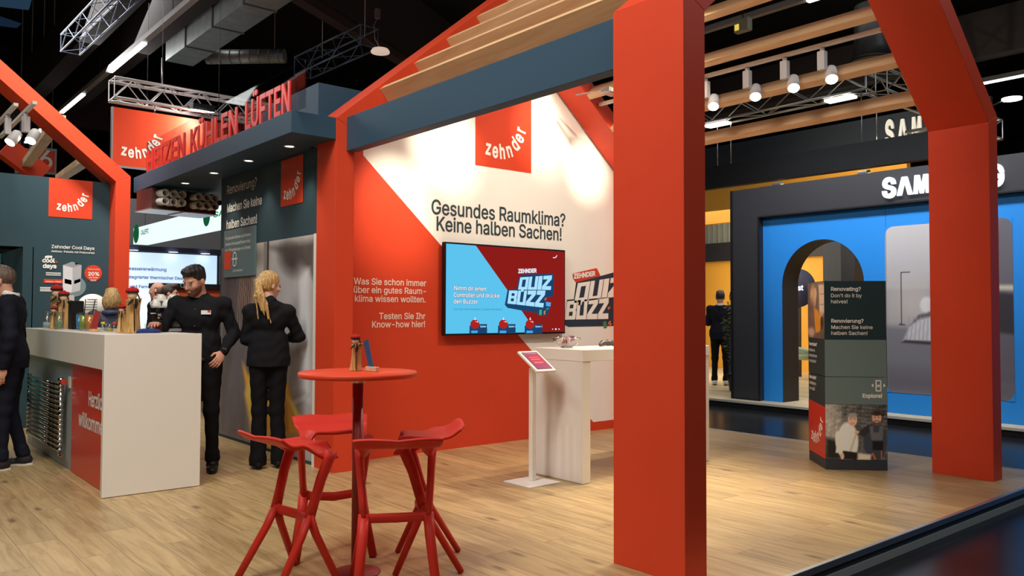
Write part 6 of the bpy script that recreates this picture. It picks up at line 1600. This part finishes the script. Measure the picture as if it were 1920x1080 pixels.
for i, ch in enumerate('SAMSUNG'):
    a_ = at(1657, 257, X=14.45).y; pi_ = (a_-at(1850, 250, X=14.45).y)/7; blocklet(ch, m, a_-i*pi_, pi_*.74, at(1657, 263, X=14.45).z-.1, at(1657, 229, X=14.45).z-at(1657, 263, X=14.45).z+.1, 14.45, .04)
m.build('letters', mat('white_letters', (220, 220, 220), .5, emit=(200, 200, 200), estr=.25), hg_, world=True)
# yellow inner board seen below the header
tag(MB().box(14.8, 14.95, at(1700, 312, X=14.8).y, 13.2, 3.32, 4.25).build('yellow_board', YELW), 'amber inner board glowing above the dark fascia of the blue arch wall', 'board')
# interior
XI = 17.5
iw = struct(MB().box(XI, XI+.1, 0, 22, 0, at(1340, 480, X=XI).z).build('wall_right_inner', YELW))
p = at(1340, 470, X=XI-.1)
struct(MB().box(XI-.1, XI+.1, 0, 22, at(1340, 490, X=XI-.1).z, at(1340, 456, X=XI-.1).z).build('trim_6', ANTH))
def slats(z0, z1):
    m = MB(); m.box(XI+.3, XI+.4, 0, 22, z0, z1)
    for k in range(60): m.box(XI+.27, XI+.3, 8+.16*k, 8.02+.16*k, z0, z1)
    return m
struct(slats(at(1340, 460, X=XI+.3).z, at(1340, 398, X=XI+.3).z).build('wall_right_slats', mat('grey_slats', (150, 154, 146), .6)))
tag(MB().box(16.4, 16.5, 12.0, 15.5, at(1330, 395, X=16.4).z, at(1330, 392, X=16.4).z+.03).build('strip_light', emis('strip_white', (250, 250, 245), 4)), 'short white strip light under the amber board', 'strip light')
struct(MB().box(12.3, XI, 16.2, 16.4, 0, 3.3).build('wall_right_end', ANTH))
for y_, lb in ((9.2, 'dark square pillar seen through the blue arch, with a pale edge'),):
    p_ = at(1575, 500, X=14.6); tag(MB().box(14.6, 15.1, at(1603, 500, X=14.6).y, at(1577, 500, X=14.6).y, 0, 3.3).build('inner_pillar', ANTH), lb, 'pillar')
q0_, q1_ = at(1519, 600, X=15.9), at(1543, 482, X=15.9)
p_ = at(1556, 540, X=15.8); tag(MB().box(15.6, 15.8, at(1577, 540, X=15.6).y, at(1543, 480, X=15.6).y, 0, 3.0).build('inner_panel', mat('grey_inner_panel', (74, 76, 80), .5)), 'grey panel right of the amber wall inside the blue arch', 'panel')
# round navy sign and chair within the arch
p_ = at(1504, 540, X=16.2); rn = thing('round_sign', 'navy round sign with white lettering behind the arch', 'sign', (16.2, p_.y, p_.z)); m = MB(); m.lathe([(0, 0), (.42, 0), (.42, .03), (0, .03)], (16.2, p_.y+.1, p_.z), 32, axis=(-1, 0, 0)); m.build('disc', mat('navy_disc', (30, 32, 66), .5), rn, world=True)
m = MB(); put(m, 'samsungst', V(16.15, p_.y+.72, p_.z-.05), (0, -1, 0), (0, 0, 1), width=.78, bold=.03); m.build('lettering', emis('small_letters', (240, 240, 250), 1.2), rn, world=True); MB().box(16.2, 16.24, p_.y+.05, p_.y+.15, 0, p_.z).build('post', BLACKM, rn, world=True)
p_ = at(1503, 712, Z=0); chs = thing('armchair', 'pale green shell chair on wooden legs inside the blue arch', 'chair', (p_.x+.1, p_.y, 0), .6)
S = SDF((-.4, -.4, .3), (.4, .4, 1), .012); S.ell((0, 0, .5), (.27, .27, .10), k=.03); S.ell((0, .2, .68), (.27, .09, .2), k=.06); S.cap((.25, -.05, .6), (.25, .15, .64), .04, k=.05); S.cap((-.25, -.05, .6), (-.25, .15, .64), .04, k=.05); S.build('shell', mat('sage_fabric', (170, 186, 160), .8), chs)
for sx in (-1, 1):
    for sy in (-1, 1): MB().tube([(.14*sx, .14*sy, .45), (.22*sx, .22*sy, 0)], [.016, .011], 8).build('leg', LIMB, chs)
# cabinet, plant and visitors in the left gap
p_ = at(1335, 690, Z=0)
tag(MB().box(14.6, 15.2, 11.9, 12.9, 0, at(1340, 548, X=14.6).z).build('dark_cabinet', mat('dark_walnut', (46, 40, 38), .5), bevel=.005), 'tall dark cabinet left of the visitor in the navy jacket', 'cabinet')
tag(MB().box(14.2, 14.3, 12.7, 13.6, 0, at(1328, 548, X=14.2).z).build('grey_screen', mat('pale_screen', (150, 158, 160), .4)), 'pale grey panel beside the dark cabinet', 'panel')
g, A, hp, HMn, top_ = person('person in a navy jacket, back turned, at the stand across the aisle', (13.12, 9.42, 0), math.atan2(.93, -.37)+.1, 1.80, .012, pose=dict(yaw=.15, le=(.23, -.06, 1.15), lw=(.14, -.25, 1.22), re=(-.24, -.02, 1.14), rw=(-.17, -.20, 1.02)), skin=(196, 146, 124), hair='short', haircol=((24, 20, 18), (44, 38, 34)), top='jacket', topmat=NAVY_S, legmat=TRB, shoemat=mat('white_sneaker', (220, 218, 214), .6), width=1.06)
m = MB(); nk = Vector(A['neck']); m.tube([nk+Vector((.066*math.cos(2*PI*k/16), .066*math.sin(2*PI*k/16)+.004, .02)) for k in range(17)], .014, 8, caps=False, flat=(.5, 1.6)); m.build('shirt_collar', WHITE, g)
person('person mostly hidden behind the visitor in the navy jacket, dark hair and pale shoes', (13.75, 9.55, 0), -1.0, 1.80, .014, skin=(190, 140, 118), hair='short', top='jacket', topmat=BLK_S, legmat=mat('blue_jeans', (50, 60, 90), .8), shoemat=mat('white_sneaker', (220, 218, 214), .6))
pp = at(1372, 735, Z=0); pl_ = thing('potted_plant', 'leafy green plant in a dark pot beside the dark frame of the arch wall', 'plant', (12.35, 8.52, 0))
MB().lathe([(.13, 0), (.17, .3), (.15, .3), (.14, .26), (0, .26)], n=20).build('pot', BLACK, pl_)
m = MB(); random.seed(5); lf_ = MB()
for k in range(9):
    a = k*2.4; m.tube([(0, 0, .25), (.08*math.cos(a), .08*math.sin(a), .8), (.16*math.cos(a), .16*math.sin(a), 1.2+.06*k)], .008, 5)
m.build('stems', BARK, pl_)
for k in range(520):
    a = random.random()*6.28; z = .38+1.3*random.random(); rr = (.10+.17*math.sin((z-.3)/1.45*PI))*random.random()**.5; c = Vector((rr*math.cos(a), rr*math.sin(a), z))
    d = Vector((math.cos(a), math.sin(a), random.uniform(-.9, .3))).normalized()*random.uniform(.035, .06); e = d.cross(Vector((random.uniform(-1, 1), random.uniform(-1, 1), 1))).normalized()*d.length*.42
    lf_.add([c-d, c+e*.9-d*.1, c+d, c-e*.9-d*.1], [(0, 1, 2, 3)])
lf_.build('foliage', mat('dark_leaf', (58, 78, 44), .45, var=.4, vscale=9), pl_)
area('inner_light', (14.5, 8.5, 3.6), (14.5, 8.5, 0), 3.5, 6, 150, (1, .95, .86))
area('inner_amber_light', (15.6, 11, 3.2), (17.5, 11, 1.2), .6, 8, 150, (1, .85, .6))
area('arch_wall_fill', (9.7, 5.2, 4.6), (11.3, 5.2, 1.6), 4.5, .3, 95, (.92, .96, 1), 1.9)  # added fill without a fixture, floating over the aisle to brighten the blue wall

# ------------------------------------------------------------------ hall roof: beams, ducts, trusses, light lines
DBEAM = mat('dark_roof_beam', (44, 38, 40), .8); DBEAM2 = mat('rust_roof_beam', (60, 40, 38), .8); DUCTM = mat('galvanised_duct', (150, 158, 160), .45, metal=.6, var=.15, vscale=5)
STRIP = emis('strip_glow', (255, 252, 246), 7)
def lightline(X, Z, y0, y1, lit, label, w=.10):
    g = thing('light_line', label, 'light line', (X, (y0+y1)/2, Z), 0, 'light lines under the hall roof')
    MB().box(X-w/2, X+w/2, y0, y1, Z, Z+.09).build('rail', mat('rail_grey', (150, 146, 146), .5), g, world=True)
    for a, b in lit: MB().box(X-w/2+.01, X+w/2-.01, a, b, Z-.03, Z-.001).build('tube', STRIP, g, world=True)
    m = MB()
    for k in range(6): y = y0+(y1-y0)*(k+.5)/6; m.tube([(X, y, Z+.09), (X, y, Z+.95)], .006, 5)
    m.build('hangers', BLACKM, g, world=True)
    return g
lightline(4.11, 6.0, 2, 29, ((14.75, 16.95), (19.1, 21.2), (23.5, 25.6), (8.2, 10.3)), 'long light line with lit white sections crossing the roof upper left')
lightline(11.04, 6.0, -1, 26, ((4.1, 6.35), (10.9, 13.0), (15.5, 17.5)), 'light line rail seen between the pine purlins, lit at its right end')
lightline(17.66, 6.0, -6, 26, ((3.6, 6.46), (8.1, 10.3)), 'lit light line far right behind the red gable')
def rbeam(p, q, w, h, label, m=None): return tag(MB().bar(p, q, w, h).build('roof_beam', m or DBEAM), label, 'beam', 'dark beams under the hall roof')
rbeam((3.62, -5, 6.75), (3.62, 40, 6.75), .34, .9, 'dark roof beam left of the long light line')
rbeam((4.50, -5, 6.75), (4.50, 40, 6.75), .34, .9, 'dark roof beam right of the long light line')
rbeam((17.2, -9, 6.8), (17.2, 40, 6.8), .34, .9, 'dark roof beam along the far right light line')
a, b = at(555, -8, Z=6.6), at(790, 136, Z=6.6); dv = (b-a).normalized()
rbeam(a-dv*8, b+dv*14, .22, .16, 'rust brown slanting roof girder behind the pendant lamp', DBEAM2)
a2 = a+V(0, 0, .75); b2 = b+V(0, 0, .75)
rbeam(a2-dv*8+V(.12, -.1, 0), b2+dv*14+V(.12, -.1, 0), .10, 1.3, 'dark girder web above the rust brown girder', DBEAM)
a, b = at(0, 90, Z=7.5), at(160, 148, Z=7.5); rbeam(a-(b-a)*1.0, b, .10, .10, 'thin dark brace crossing the roof at the upper left')
a, b = at(40, 142, Z=7.5), at(160, 147, Z=7.5); rbeam(a, b, .08, .08, 'second thin dark brace below the slanting one upper left')
rbeam((-14, 24.5, 6.9), (16, 24.5, 6.9), .4, 1.0, 'dark cross girder far behind the banner truss', DBEAM2)
rbeam((-14, 33, 6.9), (30, 33, 6.9), .4, 1.0, 'farthest dark cross girder under the roof', DBEAM2)
# rectangular duct
dg_ = thing('air_duct', 'rectangular galvanised air duct running under the roof upper left', 'duct', (4.95, 10, 6.3))
DX_ = .09
MB().box(4.72, 5.22, 10.8, 15.6, 6.0, 6.45).build('duct_run', DUCTM, dg_, world=True)
MB().prism([V(4.72, 10.8, 6.0), V(5.22, 10.8, 6.0), V(5.3, 10.2, 6.2), V(5.3, 4, 6.2), V(4.8, 4, 6.2), V(4.8, 10.2, 6.2)], (0, 0, .42)).build('duct_offset', DUCTM, dg_, world=True)
for y in (10.8, 11.9, 13.2, 14.5): MB().box(4.70, 5.24, y-.02, y+.02, 5.985, 6.47).build('flange', mat('duct_flange', (110, 112, 112), .5, metal=.5), dg_, world=True)
rdx = thing('round_duct', 'round galvanised duct crossing behind the rectangular one', 'duct', (5.8, 14.6, 6.0))
a, b = at(388, 107, Y=15.2), at(534, 111, Y=14.2); b.z = a.z
MB().tube([a, b], .13, 20).build('pipe', DUCTM, rdx, world=True); m = MB()
for k in range(8): c = a+(b-a)*(k+.5)/8; m.tube([c, c+(b-a).normalized()*.02], .135, 20)
m.tube([a+V(.2, 0, .1), a+V(.2, 0, 2.7)], .006, 5); m.tube([b+V(-.2, 0, .1), b+V(-.2, 0, 2.7)], .006, 5)
m.build('seams', mat('seam_grey', (120, 110, 100), .5, metal=.4), rdx, world=True)
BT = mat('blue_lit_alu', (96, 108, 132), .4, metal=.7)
p, q = at(300, -40, Z=6.0), at(120, 92, Z=6.0)
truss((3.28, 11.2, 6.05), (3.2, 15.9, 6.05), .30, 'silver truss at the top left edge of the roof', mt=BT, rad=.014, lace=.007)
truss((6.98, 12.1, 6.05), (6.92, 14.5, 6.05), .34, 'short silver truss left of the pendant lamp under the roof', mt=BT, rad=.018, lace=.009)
for y_ in (12.5, 14.1): m = MB(); m.tube([(6.95+.17, y_, 6.19), (6.95+.17, y_, 8.95)], .006, 5); tag(m.build('hanging_wire', ALU), 'thin wire holding the short silver truss left of the pendant lamp', 'wire', 'wires of the short truss')
# windows in the far roof, upper left
p0, p1 = at(0, 0, Y=30), at(60, 50, Y=30)
tag(MB().prism([at(-30, -40, Y=17), at(70, -40, Y=17), at(55, 16, Y=17), at(-30, 6, Y=17)], (0, .1, 0)).build('roof_window', emis('dusk_pane', (60, 92, 120), .35)), 'dusky blue roof window in the upper left corner', 'window', 'roof windows upper left')
tag(MB().prism([at(-30, 20, Y=17), at(40, 44, Y=17), at(33, 50, Y=17), at(-30, 42, Y=17)], (0, .1, 0)).build('roof_window', emis('dusk_pane', (40, 66, 96), .3)), 'lower dusky blue roof window strip at the left edge', 'window', 'roof windows upper left')
# pendant lamp with its cable
pq = at(713, 98, Z=5.6); pdl = thing('pendant_lamp', 'white disc pendant lamp hanging on a cable above the left red rafter', 'lamp', pq)
MB().lathe([(0, -.01), (.15, -.01), (.155, .01), (.13, .05), (.05, .07), (0, .07)], n=28).build('disc', mat('lamp_disc', (216, 204, 196), .4, emit=(255, 225, 205), estr=.5), pdl)
MB().tube([(0, 0, .07), (-.09, .02, .2), (-.12, .0, .42), (-.06, 0, .55)], .006, 6).build('cable', mat('pale_cable', (150, 130, 120), .6), pdl)
MB().box(-.10, -.02, -.03, .03, .54, .70).build('junction_box', mat('box_grey', (120, 108, 104), .6), pdl, bevel=.006); MB().tube([(-.05, 0, .70), (-.05, 0, 3.3)], .005, 6).build('hanger', BLACKM, pdl)
# lamp on an arm, far right
pr_ = at(1897, 186, Z=5.2); al = thing('arm_lamp', 'oval lamp on a thin arm at the far right', 'lamp', pr_)
MB().lathe([(0, -.012), (.16, -.012), (.16, .02), (0, .05)], n=24).build('head', emis('arm_lamp_glow', (250, 248, 240), 5), al); e = at(1854, 200, Z=4.9)-pr_; MB().tube([(0, 0, .03), e], .012, 6).build('arm', ALU, al); MB().tube([e, e+V(0, 0, -.5)], .016, 6).build('bracket', BLACKM, al)
# truss square over the stand across the aisle
zT = at(1630, 150, X=12.0).z
pc = at(1632, 148, X=12.0)
truss((12.0, 11.5, zT), (12.0, pc.y, zT), .32, 'silver truss between the lowest pine purlins over the stand across the aisle')
e = at(1700, 175, Z=zT)
truss((12.15, pc.y-.02, zT), (12.15+4.2, pc.y-.02, zT), .32, 'silver truss arm leading away from the corner beside the right red post')
pe = at(1873, 240, X=12.2); truss((12.2, pe.y+1.2, pe.z), (12.2, pe.y, pe.z), .26, 'short silver truss end right of the red gable')
for k, (px, py) in enumerate(((1345, 215), (1370, 210), (1615, 175), (1643, 170))):
    p = at(px, py, X=12.0); m = MB(); m.tube([(12.0, p.y, hz1), (12.0, p.y, zT-.15)], .008, 5); tag(m.build('hanging_chain', ALU), ('first', 'second', 'third', 'fourth')[k]+' thin chain from the left under the silver truss over the header frame', 'chain', 'chains under the silver truss')
for k, (px, py) in enumerate(((1345, 200), (1575, 170))):
    p = at(px, py, X=11.9); g = tag(MB().box(11.82, 12.0, p.y-.22, p.y+.22, zT-.24, zT-.2).build('truss_lamp', emis('truss_lamp_glow', (255, 244, 220), 3)), ('left' if k == 0 else 'right')+' flat lamp under the silver truss between the purlins', 'lamp', 'lamps under the silver truss')
# exit lamp and loudspeaker
pe = at(1393, 48, X=10.5); el = thing('exit_lamp', 'small clear emergency lamp hanging between the pine purlins', 'lamp', pe); MB().box(-.06, .06, -.13, .13, -.10, .10).build('case', mat('lamp_case', (150, 150, 130), .3), el, bevel=.02); MB().box(-.07, -.06, .03, .10, -.07, .02).build('bulb', emis('bulb_yellow', (230, 200, 80), 1), el); MB().tube([(0, 0, .1), (0, 0, .5)], .008, 6).build('hanger', BLACKM, el)
pe = at(1637, 75, X=11.5); ls_ = thing('loudspeaker', 'black round loudspeaker hanging beside the right red rafter', 'loudspeaker', pe); MB().lathe([(.30, -.30), (.26, -.1), (.25, .5), (0, .5)], n=28).build('cabinet', mat('speaker_black', (34, 36, 38), .5), ls_); MB().lathe([(.31, -.32), (.31, -.28)], n=28).build('rim', BLACKM, ls_); MB().tube([(0, 0, .5), (0, 0, 2.5)], .01, 6).build('hanger', BLACKM, ls_)
